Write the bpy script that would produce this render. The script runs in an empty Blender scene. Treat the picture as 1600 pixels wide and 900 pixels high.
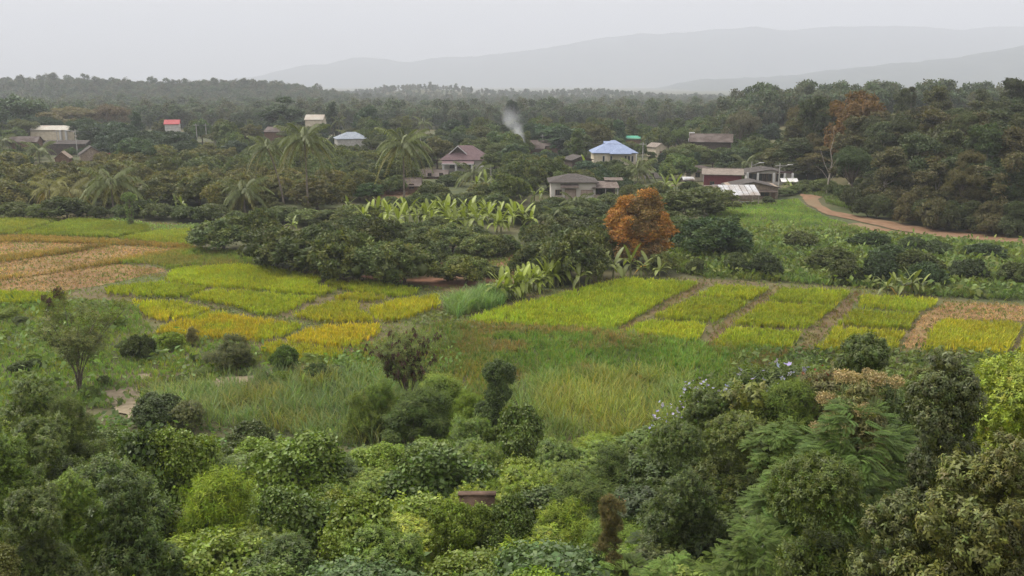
import bpy, math, random
import numpy as np
R = math.radians
rng = np.random.default_rng(11)
random.seed(11)
sc = bpy.context.scene
col = sc.collection

# ------------------------------------------------------------------ camera
CZ, PITCH, FPX = 21.0, R(13.0), 1386.0            # photograph measured in 1600x900 pixels
cam_d = bpy.data.cameras.new('camera')
cam = bpy.data.objects.new('camera', cam_d)
col.objects.link(cam)
cam.location = (0, 0, CZ)
cam.rotation_euler = (math.pi / 2 - PITCH, 0, 0)
cam_d.sensor_width = 36.0
cam_d.lens = 36.0 * FPX / 1600.0
cam_d.clip_start, cam_d.clip_end = 0.1, 20000
sc.camera = cam

# ------------------------------------------------------------------ sky, sun, exposure
SUN_EL, SUN_AZ = R(52), R(-62)                     # azimuth from +Y (view direction), negative = left
w = bpy.data.worlds.new('World'); sc.world = w; w.use_nodes = True
nt = w.node_tree; nt.nodes.clear()
out = nt.nodes.new('ShaderNodeOutputWorld')
bg = nt.nodes.new('ShaderNodeBackground')
sky = nt.nodes.new('ShaderNodeTexSky'); sky.sky_type = 'NISHITA'; sky.sun_disc = False
sky.sun_elevation = SUN_EL; sky.sun_rotation = SUN_AZ; sky.dust_density = 4.0
tc = nt.nodes.new('ShaderNodeTexCoord')
sep = nt.nodes.new('ShaderNodeSeparateXYZ')
ramp = nt.nodes.new('ShaderNodeMapRange')          # overcast luminance: brighter towards the zenith
ramp.inputs['From Min'].default_value = 0.0; ramp.inputs['From Max'].default_value = 1.0
ramp.inputs['To Min'].default_value = 5.0; ramp.inputs['To Max'].default_value = 15.5
ovc = nt.nodes.new('ShaderNodeVectorMath'); ovc.operation = 'SCALE'
ovc.inputs[0].default_value = (1.0, 0.968, 0.965)
mixw = nt.nodes.new('ShaderNodeMixRGB'); mixw.inputs[0].default_value = 0.86
bg.inputs['Strength'].default_value = 0.1
L = nt.links.new
L(tc.outputs['Generated'], sep.inputs[0]); L(sep.outputs['Z'], ramp.inputs['Value'])
L(ramp.outputs[0], ovc.inputs['Scale'])
L(sky.outputs[0], mixw.inputs[1]); L(ovc.outputs[0], mixw.inputs[2])
L(mixw.outputs[0], bg.inputs['Color']); L(bg.outputs[0], out.inputs['Surface'])

sun_d = bpy.data.lights.new('sun', 'SUN'); sun_d.energy = 2.6; sun_d.angle = R(24); sun_d.color = (1.0, 0.95, 0.86)
sun = bpy.data.objects.new('sun', sun_d); col.objects.link(sun)
sun.rotation_euler = (math.pi / 2 - SUN_EL, 0, math.pi - SUN_AZ)
sun.location = (-60, 40, 120)
sc.view_settings.view_transform = 'Standard'; sc.view_settings.look = 'None'
sc.view_settings.gamma = 1.0; sc.view_settings.exposure = 0.8
sc.view_settings.use_curve_mapping = False
sc.render.engine = 'CYCLES'
sc.cycles.max_bounces = 6; sc.cycles.diffuse_bounces = 2; sc.cycles.glossy_bounces = 1
sc.cycles.transmission_bounces = 4; sc.cycles.transparent_max_bounces = 6; sc.cycles.volume_bounces = 1
sc.cycles.use_denoising = True; sc.cycles.denoising_prefilter = 'NONE'
sc.cycles.caustics_reflective = False; sc.cycles.caustics_refractive = False

# ------------------------------------------------------------------ projection helpers
cp, sp = math.cos(PITCH), math.sin(PITCH)
def ray(u, v):
    a, b = (u - 800) / FPX, (450 - v) / FPX
    return np.array([a, cp + b * sp, -sp + b * cp])
def P(u, v, y):                                    # point on the pixel's ray at forward distance y
    d = ray(u, v); t = y / d[1]
    return np.array([d[0] * t, y, CZ + d[2] * t])
def pix(x, y, z):
    dz = z - CZ
    f = y * cp - dz * sp; up = y * sp + dz * cp
    return 800 + FPX * x / f, 450 - FPX * up / f
def sstep(a, b, t):
    t = np.clip((t - a) / (b - a), 0, 1); return t * t * (3 - 2 * t)
# smooth value noise (numpy) used for terrain and for planting
_ng = np.random.default_rng(3).random((256, 256))
def vnoise(x, y):
    xi = np.floor(x).astype(int); yi = np.floor(y).astype(int)
    fx = x - xi; fy = y - yi
    fx = fx * fx * (3 - 2 * fx); fy = fy * fy * (3 - 2 * fy)
    g = lambda i, j: _ng[i % 256, j % 256]
    return (g(xi, yi) * (1 - fx) * (1 - fy) + g(xi + 1, yi) * fx * (1 - fy) + g(xi, yi + 1) * (1 - fx) * fy + g(xi + 1, yi + 1) * fx * fy)
HY = [-900, -60, -20, 0, 6, 12, 20, 30, 40, 50, 58, 12000]
HZ = [40, 30, 23, 19.2, 15.4, 10.9, 6.9, 3.9, 1.9, 0.6, 0.0, 0.0]
def ground_h(x, y):
    x = np.asarray(x, float); y = np.asarray(y, float)
    z = np.interp(y, HY, HZ)
    slope = 1 - sstep(46, 57, y)
    z = z + slope * (vnoise(x * .18 + 40, y * .18) - .5) * 1.6
    # wooded rise on the right
    t = np.clip((x - 30 - 0.30 * (y - 120)) / 60, 0, 1) * sstep(125, 190, y) * (1 - sstep(330, 480, y))
    t2 = sstep(62, 100, x) * sstep(95, 150, y) * (1 - sstep(330, 480, y))
    z = z + 9 * np.maximum(sstep(0, 1, t), t2)
    # far left ridge, low centre hill, gentle far rolling
    z = z - 6 * sstep(450, 800, y) + 21 * np.exp(-((x + 500) / 210) ** 2 - ((y - 960) / 120) ** 2)
    z = z + 12 * np.exp(-((x + 265) / 80) ** 2 - ((y - 960) / 110) ** 2)
    z = z + 16 * np.exp(-((x + 140) / 125) ** 2 - ((y - 1500) / 130) ** 2) + 10 * np.exp(-((x - 135) / 90) ** 2 - ((y - 1500) / 130) ** 2)
    z = z + 2.5 * sstep(350, 700, y) * (vnoise(x * .006, y * .006 + 9) - .5)
    return z
def gh(x, y): return float(ground_h(x, y))
def at(u, v, z=None):                              # point where the pixel's ray meets the ground
    d = ray(u, v)
    if z is not None:
        t = (z - CZ) / d[2]; return np.array([d[0] * t, d[1] * t, z])
    lo, t = 0.0, 4.0
    while t < 4000 and CZ + d[2] * t > gh(d[0] * t, d[1] * t): lo, t = t, t * 1.02 + .1
    for _ in range(18):
        m = (lo + t) / 2
        if CZ + d[2] * m > gh(d[0] * m, d[1] * m): lo = m
        else: t = m
    return np.array([d[0] * t, d[1] * t, gh(d[0] * t, d[1] * t)])

# ------------------------------------------------------------------ materials
def mat_new(name):
    m = bpy.data.materials.new(name); m.use_nodes = True
    n = m.node_tree.nodes; n.clear()
    o = n.new('ShaderNodeOutputMaterial')
    return m, m.node_tree, n, o
def foliage_mat(name, transl=.3, rough=.5, spec=.25):
    m, t, n, o = mat_new(name)
    at_ = n.new('ShaderNodeAttribute'); at_.attribute_name = 'Col'
    oi = n.new('ShaderNodeObjectInfo')
    mul = n.new('ShaderNodeMixRGB'); mul.blend_type = 'MULTIPLY'; mul.inputs[0].default_value = 1
    rv = n.new('ShaderNodeMapRange'); rv.inputs['To Min'].default_value = .84; rv.inputs['To Max'].default_value = 1.16
    t.links.new(oi.outputs['Random'], rv.inputs['Value'])
    vs = n.new('ShaderNodeVectorMath'); vs.operation = 'SCALE'
    t.links.new(oi.outputs['Color'], vs.inputs[0]); t.links.new(rv.outputs[0], vs.inputs['Scale'])
    t.links.new(at_.outputs['Color'], mul.inputs[1]); t.links.new(vs.outputs[0], mul.inputs[2])
    bs = n.new('ShaderNodeBsdfPrincipled'); bs.inputs['Roughness'].default_value = rough
    bs.inputs['Specular IOR Level'].default_value = spec
    tr = n.new('ShaderNodeBsdfTranslucent')
    tcol = n.new('ShaderNodeMixRGB'); tcol.blend_type = 'MULTIPLY'; tcol.inputs[0].default_value = 1
    tcol.inputs[2].default_value = (2.0 * transl, 2.1 * transl, 1.0 * transl, 1)
    t.links.new(mul.outputs[0], tcol.inputs[1]); t.links.new(tcol.outputs[0], tr.inputs['Color'])
    t.links.new(mul.outputs[0], bs.inputs['Base Color'])
    mx = n.new('ShaderNodeAddShader')                # leaves reflect and let light through
    t.links.new(bs.outputs[0], mx.inputs[0]); t.links.new(tr.outputs[0], mx.inputs[1])
    t.links.new(mx.outputs[0], o.inputs['Surface'])
    return m
def surf_mat(name, c1, c2, scale=1.0, rough=.85, bump=0.0, detail=6, c3=None, wave=None, spec=.2, coord='Object', lo=.35, hi=.65):
    """two or three colours broken up by noise, optional corrugation"""
    m, t, n, o = mat_new(name)
    bs = n.new('ShaderNodeBsdfPrincipled'); bs.inputs['Roughness'].default_value = rough
    bs.inputs['Specular IOR Level'].default_value = spec
    tcn = n.new('ShaderNodeTexCoord')
    no = n.new('ShaderNodeTexNoise'); no.inputs['Scale'].default_value = scale; no.inputs['Detail'].default_value = detail
    no.inputs['Roughness'].default_value = .65
    t.links.new(tcn.outputs[coord], no.inputs['Vector'])
    cr = n.new('ShaderNodeValToRGB')
    cr.color_ramp.elements[0].position = lo; cr.color_ramp.elements[0].color = (*c1, 1)
    cr.color_ramp.elements[1].position = hi; cr.color_ramp.elements[1].color = (*c2, 1)
    t.links.new(no.outputs['Fac'], cr.inputs[0])
    src = cr.outputs[0]
    if c3 is not None:
        n2 = n.new('ShaderNodeTexNoise'); n2.inputs['Scale'].default_value = scale * .17; n2.inputs['Detail'].default_value = 3
        t.links.new(tcn.outputs[coord], n2.inputs['Vector'])
        r2 = n.new('ShaderNodeMapRange'); r2.inputs['From Min'].default_value = .45; r2.inputs['From Max'].default_value = .62
        t.links.new(n2.outputs['Fac'], r2.inputs['Value'])
        mx = n.new('ShaderNodeMixRGB'); t.links.new(r2.outputs[0], mx.inputs[0])
        t.links.new(src, mx.inputs[1]); mx.inputs[2].default_value = (*c3, 1); src = mx.outputs[0]
    t.links.new(src, bs.inputs['Base Color'])
    h = no.outputs['Fac']
    if wave:
        wv = n.new('ShaderNodeTexWave'); wv.bands_direction = wave[0]; wv.inputs['Scale'].default_value = wave[1]
        t.links.new(tcn.outputs[coord], wv.inputs['Vector'])
        bp = n.new('ShaderNodeBump'); bp.inputs['Strength'].default_value = wave[2]; bp.inputs['Distance'].default_value = .05
        t.links.new(wv.outputs['Fac'], bp.inputs['Height']); t.links.new(bp.outputs[0], bs.inputs['Normal'])
    elif bump:
        bp = n.new('ShaderNodeBump'); bp.inputs['Strength'].default_value = bump; bp.inputs['Distance'].default_value = .1
        t.links.new(h, bp.inputs['Height']); t.links.new(bp.outputs[0], bs.inputs['Normal'])
    t.links.new(bs.outputs[0], o.inputs['Surface'])
    return m
M = {
 'leaf': foliage_mat('leaf', .22, .55, .12),
 'gloss_leaf': foliage_mat('gloss_leaf', .24, .45, .22),
 'grass': foliage_mat('grass_blade', .35, .6, .15),
 'ground': surf_mat('ground_earth', (.04, .052, .02), (.075, .082, .032), .35, .95, .4, 8, (.085, .075, .036)),
 'far_ground': surf_mat('woodland_floor', (.03, .045, .02), (.06, .07, .03), .05, .95),
 'paddy': surf_mat('paddy_soil', (.075, .06, .03), (.13, .10, .05), .9, .95, .6, 8, (.08, .09, .03)),
 'stubble': surf_mat('stubble_soil', (.12, .07, .033), (.20, .12, .055), 1.6, .95, .8, 9, (.20, .14, .06)),
 'track': surf_mat('red_dirt', (.135, .078, .043), (.20, .12, .07), .7, .95, .5, 8, (.16, .115, .065)),
 'path': surf_mat('path_soil', (.075, .05, .027), (.13, .085, .045), 1.2, .95, .6, 8, (.12, .10, .04)),
 'bank': surf_mat('red_bank', (.14, .07, .04), (.24, .12, .07), .8, .95, .8, 8, (.08, .075, .03)),
 'sand': surf_mat('sandy_earth', (.155, .125, .08), (.24, .195, .13), 1.5, .95, .5, 8),
 'mountain': surf_mat('mountain_woods', (.02, .035, .03), (.045, .06, .04), .01, 1.0),
 'bark': surf_mat('bark', (.07, .055, .04), (.16, .13, .10), 6, .9, .6),
 'pale_bark': surf_mat('pale_bark', (.22, .19, .15), (.38, .34, .28), 5, .9, .5),
 'palm_bark': surf_mat('palm_bark', (.13, .11, .085), (.24, .20, .16), 4, .9, .5, wave=('Z', 2.2, .6)),
 'stem': surf_mat('banana_stem', (.10, .12, .04), (.20, .18, .08), 3, .7, .3),
 'white_wall': surf_mat('white_plaster', (.42, .39, .35), (.56, .54, .51), 1.2, .85, .1, 8, (.45, .41, .36)),
 'cream_wall': surf_mat('cream_plaster', (.46, .39, .28), (.60, .53, .42), 1.2, .85, .1, 8),
 'wood_wall': surf_mat('brown_boards', (.10, .06, .04), (.20, .12, .08), 2.5, .85, .3, 8, wave=('X', 3.0, .5)),
 'dark_wood': surf_mat('dark_boards', (.05, .04, .035), (.11, .085, .07), 2.5, .85, .3, 8, wave=('X', 3.0, .5)),
 'maroon_wall': surf_mat('maroon_boards', (.11, .025, .03), (.18, .045, .05), 2.0, .7, .2, 8, wave=('Z', 3.0, .5)),
 'brick_wall': surf_mat('rough_brick', (.16, .12, .09), (.32, .26, .20), 3.0, .9, .6, 8),
 'concrete': surf_mat('grey_concrete', (.26, .25, .23), (.42, .40, .37), 2.0, .9, .3, 8),
 'glass': surf_mat('dark_pane', (.015, .018, .02), (.04, .042, .045), 2.0, .25, spec=.5),
 'frame': surf_mat('window_frame', (.10, .06, .04), (.18, .11, .07), 4.0, .7),
 'white_paint': surf_mat('white_paint', (.46, .45, .44), (.58, .57, .55), 3.0, .6),
 'door': surf_mat('pale_door', (.27, .21, .17), (.38, .30, .25), 3.0, .7, wave=('X', 2.5, .5)),
 'roof_purple': surf_mat('plum_tiles', (.10, .064, .066), (.15, .098, .10), 2.0, .7, 0, 8, wave=('Z', 4.0, .8)),
 'roof_grey': surf_mat('weathered_tiles', (.05, .045, .041), (.115, .10, .09), 2.6, .9, 0, 10, (.075, .063, .055), wave=('X', 3.5, .8)),
 'roof_brown': surf_mat('brown_tiles', (.055, .041, .034), (.11, .085, .072), 2.6, .9, 0, 10, (.135, .11, .097), wave=('X', 3.5, .8)),
 'roof_blue': surf_mat('blue_sheet', (.19, .24, .38), (.26, .32, .46), 1.2, .5, 0, 6, wave=('Z', 4.5, .9), spec=.4),
 'roof_ltan': surf_mat('pale_fibre_sheet', (.17, .14, .115), (.28, .235, .195), 1.5, .8, 0, 8, wave=('X', 4.0, .8)),
 'roof_red': surf_mat('red_sheet', (.27, .04, .045), (.34, .06, .06), 1.5, .6, 0, 6, wave=('X', 4.0, .5)),
 'roof_green': surf_mat('green_sheet', (.04, .25, .16), (.07, .31, .20), 1.5, .6, 0, 6, wave=('X', 4.0, .5)),
 'roof_zinc': surf_mat('zinc_sheet', (.36, .36, .37), (.58, .58, .58), 1.8, .55, 0, 8, (.30, .25, .21), wave=('X', 5.0, .8), spec=.4),
 'roof_bluegrey': surf_mat('blue_grey_sheet', (.19, .22, .26), (.30, .33, .37), 1.5, .7, 0, 8, wave=('X', 4.0, .8)),
 'roof_cream': surf_mat('cream_sheet', (.38, .35, .29), (.48, .45, .39), 1.5, .7, 0, 8, (.38, .32, .26), wave=('X', 4.0, .8)),
 'roof_orange': surf_mat('temple_tiles', (.40, .15, .09), (.50, .21, .13), 1.0, .6),
 'rust': surf_mat('rusty_sheet', (.09, .06, .045), (.20, .165, .14), 1.8, .75, 0, 9, wave=('X', 4.0, .8)),
 'thatch': surf_mat('thatch', (.16, .12, .09), (.27, .21, .16), 5.0, .95, .8, 8),
 'old_wall': surf_mat('stained_wall', (.07, .045, .032), (.13, .085, .06), 3.0, .9, .5, 8),
 'wire': surf_mat('cable', (.05, .05, .05), (.09, .09, .09), 3.0, .7),
}

# ------------------------------------------------------------------ mesh builders
def newmesh(name, V, F, C=None, mat='leaf', smooth=False):
    V = np.asarray(V, np.float32); F = np.asarray(F, np.int32)
    me = bpy.data.meshes.new(name)
    me.vertices.add(len(V)); me.vertices.foreach_set('co', V.ravel())
    me.loops.add(F.size); me.loops.foreach_set('vertex_index', F.ravel())
    me.polygons.add(len(F)); me.polygons.foreach_set('loop_start', np.arange(0, F.size, F.shape[1], dtype=np.int32))
    if smooth: me.polygons.foreach_set('use_smooth', np.ones(len(F), bool))
    me.update(calc_edges=True)
    if C is not None:
        a = me.color_attributes.new('Col', 'FLOAT_COLOR', 'POINT')
        c4 = np.ones((len(V), 4), np.float32); c4[:, :3] = C
        a.data.foreach_set('color', c4.ravel())
    me.materials.append(M[mat] if isinstance(mat, str) else mat)
    return me
def join(parts):
    Vs, Fs, Cs, k = [], [], [], 0
    for p in parts:
        Vs.append(p[0]); Fs.append(np.asarray(p[1]) + k); k += len(p[0])
        Cs.append(p[2] if len(p) > 2 and p[2] is not None else np.ones((len(p[0]), 3)))
    return np.concatenate(Vs), np.concatenate(Fs), np.concatenate(Cs)
def norm(a): return a / (np.linalg.norm(a, axis=-1, keepdims=True) + 1e-9)
def tube(path, rad, seg=6):
    path = np.asarray(path, float); n = len(path)
    rad = np.broadcast_to(np.asarray(rad, float), (n,))
    tan = norm(np.gradient(path, axis=0))
    ref = np.where(np.abs(tan[:, 2:3]) > .9, np.array([[1., 0, 0]]), np.array([[0, 0, 1.]]))
    a = norm(np.cross(tan, ref)); b = np.cross(tan, a)
    th = np.arange(seg) / seg * 2 * math.pi
    V = path[:, None] + rad[:, None, None] * (a[:, None] * np.cos(th)[None, :, None] + b[:, None] * np.sin(th)[None, :, None])
    V = V.reshape(-1, 3); F = []
    for i in range(n - 1):
        for j in range(seg):
            k = (j + 1) % seg
            F.append((i * seg + j, i * seg + k, (i + 1) * seg + k, (i + 1) * seg + j))
    return V, np.array(F)
BF = np.array([(0, 3, 2, 1), (4, 5, 6, 7), (0, 1, 5, 4), (1, 2, 6, 5), (2, 3, 7, 6), (3, 0, 4, 7)])
def box(x0, x1, y0, y1, z0, z1):
    return np.array([(x0, y0, z0), (x1, y0, z0), (x1, y1, z0), (x0, y1, z0), (x0, y0, z1), (x1, y0, z1), (x1, y1, z1), (x0, y1, z1)], float), BF
def pydata(name, V, F, mat):
    me = bpy.data.meshes.new(name); me.from_pydata([tuple(v) for v in V], [], F); me.update()
    me.materials.append(M[mat]); return me

# ------------------------------------------------------------------ objects
def link(name, data, parent=None, loc=(0, 0, 0), rot=(0, 0, 0), scale=(1, 1, 1), color=None):
    o = bpy.data.objects.new(name, data); col.objects.link(o)
    o.location = loc; o.rotation_euler = rot; o.scale = scale
    if parent is not None: o.parent = parent
    if color is not None: o.color = (*color[:3], 1)
    return o
def tag(o, label, cat, group=None, kind=None):
    o['label'] = label
    if cat: o['category'] = cat
    if group: o['group'] = group
    if kind: o['kind'] = kind
    return o
def structure(name, me):
    o = link(name, me); o['kind'] = 'structure'; return o
AUTO = []      # (object, u, v, description) -> label worked out from the landmarks at the end
LAND = []      # (u, v, phrase)
USED = []      # planted spots (x, y, r)

# ------------------------------------------------------------------ ground
def build_ground():
    ys = np.concatenate([np.linspace(-860, -40, 12), np.linspace(-30, 60, 61), np.linspace(62, 200, 47), 200 * np.geomspace(1.03, 46, 96)])
    ts = np.linspace(-1, 1, 141); ts = np.sign(ts) * np.abs(ts) ** 1.5
    Y, T = np.meshgrid(ys, ts, indexing='ij')
    X = T * (820 + 0.86 * np.abs(Y))
    Z = ground_h(X, Y)
    V = np.stack([X, Y, Z], -1).reshape(-1, 3)
    ny, nx = Y.shape; i = np.arange(ny - 1)[:, None] * nx + np.arange(nx - 1)[None]
    F = np.stack([i, i + 1, i + nx + 1, i + nx], -1).reshape(-1, 4)
    return structure('ground', newmesh('ground', V, F, None, 'ground', True))
build_ground()

def inpoly(px_, py_, poly):
    poly = np.asarray(poly, float); r = np.zeros(len(px_), bool); j = len(poly) - 1
    for i in range(len(poly)):
        xi, yi = poly[i]; xj, yj = poly[j]
        c = ((yi > py_) != (yj > py_)) & (px_ < (xj - xi) * (py_ - yi) / (yj - yi + 1e-12) + xi)
        r ^= c; j = i
    return r
def gpoly(pts, z=None): return np.array([at(u, v, z)[:2] for u, v in pts])
def densify(poly, step=1.5, jit=0.0):
    o = []
    for i in range(len(poly)):
        a, b = poly[i], poly[(i + 1) % len(poly)]
        n = max(1, int(np.linalg.norm(b - a) / step))
        for k in range(n):
            p = a + (b - a) * k / n
            o.append(p + rng.normal(0, jit, 2) if (jit and k) else p)
    return np.array(o)
import mathutils
def sheet(name, poly, dz, mat, step=3.0, jit=.12):
    poly = densify(poly, step * .5, jit)
    x0, y0 = poly.min(0); x1, y1 = poly.max(0)
    gx, gy = np.meshgrid(np.arange(x0, x1, step), np.arange(y0, y1, step))
    q = np.stack([gx.ravel(), gy.ravel()], -1); q = q[inpoly(q[:, 0], q[:, 1], poly)] if len(q) else q
    n = len(poly)
    res = mathutils.geometry.delaunay_2d_cdt([mathutils.Vector(p) for p in np.concatenate([poly, q])], [], [list(range(n))], 1, 1e-4)
    vs = np.array([tuple(v) for v in res[0]]); z = ground_h(vs[:, 0], vs[:, 1]) + dz
    me = pydata(name, np.column_stack([vs, z]), res[2], mat)
    return structure(name, me)

# ------------------------------------------------------------------ leaf templates and scattering
def leaf(pos, t, n, Ln, Wd, c=(1, 1, 1), detail=0, droop=0.0):
    pos = np.asarray(pos, float); t = norm(np.asarray(t, float)); n = np.asarray(n, float); n = norm(n - t * np.dot(n, t))
    b = np.cross(n, t)
    mid = pos + t * Ln * .45
    tip = pos + t * Ln - n * droop * Ln
    if detail == 0:
        V = np.array([pos, mid + b * Wd / 2, tip, mid - b * Wd / 2]); F = np.array([(0, 1, 2, 3)])
    elif detail == 1:
        m = mid - n * Wd * .16
        V = np.array([pos, mid + b * Wd / 2, tip, mid - b * Wd / 2, m]); F = np.array([(0, 1, 2, 4), (0, 4, 2, 3)])
    else:                                            # two-segment blade with a folded midrib
        p1, p2 = pos + t * Ln * .3, pos + t * Ln * .68 - n * droop * Ln * .4
        f = n * Wd * .14
        V = np.array([pos, p1 + b * Wd * .46, p1 - f, p1 - b * Wd * .46, p2 + b * Wd * .42, p2 - f, p2 - b * Wd * .42, tip])
        F = np.array([(0, 1, 2, 2), (0, 2, 3, 3), (1, 4, 5, 2), (2, 5, 6, 3), (4, 7, 5, 5), (5, 7, 6, 6)])
        F = np.array([(1, 4, 5, 2), (2, 5, 6, 3), (0, 1, 2, 3), (4, 7, 6, 5)])
    return V, F, np.tile(np.asarray(c, float), (len(V), 1))
def rdir(r, up=0.0):
    d = r.normal(size=3); d[2] += up; return norm(d)
def tpl_cluster(r, n, Ln, Wd, spread=.6, detail=0):
    ps = []
    for i in range(n):
        t = rdir(r); t[2] = t[2] * .6 + .25
        nn = rdir(r) * .7 + np.array([0, 0, 1.0])
        k = r.uniform(.8, 1.2)
        ps.append(leaf(r.normal(0, spread * Ln, 3) * [1, 1, .5], t, nn, Ln * k, Wd * k, [r.uniform(.8, 1.2)] * 3, detail, .1))
    return join(ps)
def tpl_shoot(r, n, Ln, Wd, stem, detail=1, up=.5, tipc=(1.55, 1.45, .9), droop=.15):
    ps = []
    for i in range(n):
        f = (i + .5) / n; a = i * 2.4 + r.uniform(-.3, .3)
        t = np.array([math.cos(a), math.sin(a), up * (.2 + f)])
        k = (1 - .35 * f) * r.uniform(.85, 1.15)
        c = np.array([1, 1, 1]) * (1 - f) + np.array(tipc) * f
        ps.append(leaf((0, 0, f * stem), t, (0, 0, 1), Ln * k, Wd * k, c * r.uniform(.85, 1.15), detail, droop))
    return join(ps)
def tpl_pinnate(r, Ln, pairs, ll, lw, droop=.35):
    ps = []
    for i in range(pairs):
        f = .12 + .88 * (i + .5) / pairs
        c = np.array([f * Ln, 0, f * .25 * Ln - droop * Ln * f * f])
        s = math.sin(math.pi * min(1, .25 + .75 * f)) * .5 + .55
        for sg in (-1, 1):
            ps.append(leaf(c, (.45, sg, -.05), (0, 0, 1), ll * s, lw, [r.uniform(.88, 1.12)] * 3, 0, .12))
    return join(ps)
def scatter(tpls, Pn, Nn, S, r, colvar=.16, hue=.05, colr=None, roll=None, tilt=0.0):
    """place templates at points with their z axis along the given normals"""
    Pn = np.asarray(Pn, float); Nn = norm(np.asarray(Nn, float) + r.normal(0, tilt, (len(Pn), 3)) if tilt else np.asarray(Nn, float))
    S = np.broadcast_to(np.asarray(S, float), (len(Pn),))
    which = r.integers(0, len(tpls), len(Pn)); outp = []
    for k, (tv, tf, tcx) in enumerate(tpls):
        m = which == k
        if not m.any(): continue
        p, n, s = Pn[m], Nn[m], S[m]
        ang = r.uniform(0, 2 * math.pi, len(p)) if roll is None else roll[m]
        x0 = np.stack([np.cos(ang), np.sin(ang), np.zeros(len(p))], -1)
        x = norm(x0 - n * (x0 * n).sum(-1, keepdims=True)); y = np.cross(n, x)
        V = p[:, None] + s[:, None, None] * (tv[None, :, 0:1] * x[:, None] + tv[None, :, 1:2] * y[:, None] + tv[None, :, 2:3] * n[:, None])
        F = tf[None] + (np.arange(len(p)) * len(tv))[:, None, None]
        c = np.clip(1 + r.normal(0, colvar, (len(p), 1)), .45, 1.7) * (1 + r.normal(0, hue, (len(p), 3)))
        if colr is not None: c = c * colr[m]
        C = tcx[None] * c[:, None]
        outp.append((V.reshape(-1, 3), F.reshape(-1, 4), C.reshape(-1, 3)))
    return join(outp)
def sph(r, n):
    d = r.normal(size=(n, 3)); return norm(d)
def crown_points(r, n, lobes, sub=0, subr=.4, low=-.35, cull=.82):
    """points and normals on the outside of a set of lobes (x,y,z,rad[,flat])"""
    lobes = np.array(lobes, float); crown_points.last = lobes
    c, rad = lobes[:, :3], lobes[:, 3]
    if sub:
        cs, rs, par = [], [], []
        for i in range(len(c)):
            d = sph(r, sub * 2); d = d[d[:, 2] > low][:sub]
            cs.append(c[i] + d * rad[i] * .78 * [1, 1, .85]); rs.append(rad[i] * subr * r.uniform(.75, 1.2, len(d))); par += [i] * len(d)
        c2, r2, par = np.concatenate(cs), np.concatenate(rs), np.array(par)
    else: c2, r2, par = c, rad, np.arange(len(c))
    w_ = r2 ** 2; k = r.choice(len(c2), n * 3, p=w_ / w_.sum())
    d = sph(r, n * 3)
    out_ = norm(c2[k] - c.mean(0)) if len(c) > 1 else 0
    d = norm(d + .35 * out_ + [0, 0, .25])
    p = c2[k] + d * r2[k][:, None] * r.uniform(.85, 1.05, (len(k), 1))
    D = np.linalg.norm(p[:, None] - c[None], axis=2) / rad[None]
    D[np.arange(len(k)), par[k]] = 9
    ok = (D > cull).all(1) & (d[:, 2] > low - .25)
    return p[ok][:n], d[ok][:n]
def dome_lobes(r, W, H, n, lr, base=.15, irr=0.0):
    L_ = []
    for i in range(n):
        a = i * 2.399 + r.uniform(-.4, .4); f = (i + .5) / n
        el = math.asin(min(1, f)); rr = (W / 2 - lr) * math.cos(el) * r.uniform(.85, 1.05)
        rr *= r.uniform(1 - irr, 1 + irr * .8)
        L_.append((math.cos(a) * rr, math.sin(a) * rr, base * H + lr * .8 + (H * (1 - base) - lr * 1.8) * math.sin(el) * r.uniform(.9 - irr * .6, 1.05 + irr * .5), lr * r.uniform(.8 - irr * .6, 1.2 + irr * .3)))
    L_.append((0, 0, H * .5, min(W, H) * .36))
    return L_

PROTO = {}
TINT = .70
class Proto:
    def __init__(s, crown, wood, W, H, extra=()): s.crown, s.wood, s.W, s.H, s.extra = crown, wood, W, H, list(extra)
def measure(V):
    q = np.percentile(V, [1, 99], axis=0); return max(q[1][0] - q[0][0], q[1][1] - q[0][1]), V[:, 2].max()
def inner(r, lb, n, T, s=1.5):
    q, d = crown_points(r, n, [(a, b, c, e * .72) for a, b, c, e in lb], 0, .4, -.7, .7)
    return scatter(T, q, norm(d + [0, 0, .4]), r.uniform(.8, 1.2, len(q)) * s, r, .18, .05, tilt=.3)
def add_proto(kind, crown_vfc, wood_vf, mat='leaf', bark='bark', extra=(), core=True):
    V, F, C = crown_vfc
    W, H = measure(V)
    rc = np.random.default_rng(len(V)); cores = []   # solid lumps added inside crowns to block light and darken gaps, toned slightly darker
    for x, y, z, rad in (crown_points.last if core else ()):
        th = np.arange(8) / 8 * 2 * math.pi; ph = np.linspace(-1.35, 1.35, 6)
        S = np.array([(math.cos(b) * math.cos(a), math.cos(b) * math.sin(a), math.sin(b)) for b in ph for a in th]) * rc.uniform(.30, .62, (48, 1)) * rad + [x, y, z]
        Fq = np.array([(i * 8 + j, i * 8 + (j + 1) % 8, i * 8 + 8 + (j + 1) % 8, i * 8 + 8 + j) for i in range(5) for j in range(8)])
        cores.append((S, Fq, rc.uniform(.7, 1.0, (48, 1)) * np.ones((1, 3))))
    V, F, C = join([(V, F, C)] + cores)
    cm = newmesh(kind + '_crown', V, F, C, mat)
    wm = newmesh(kind + '_wood', wood_vf[0], wood_vf[1], None, bark, True) if wood_vf is not None else None
    PROTO.setdefault(kind, []).append(Proto(cm, wm, W, H, extra))
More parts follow.
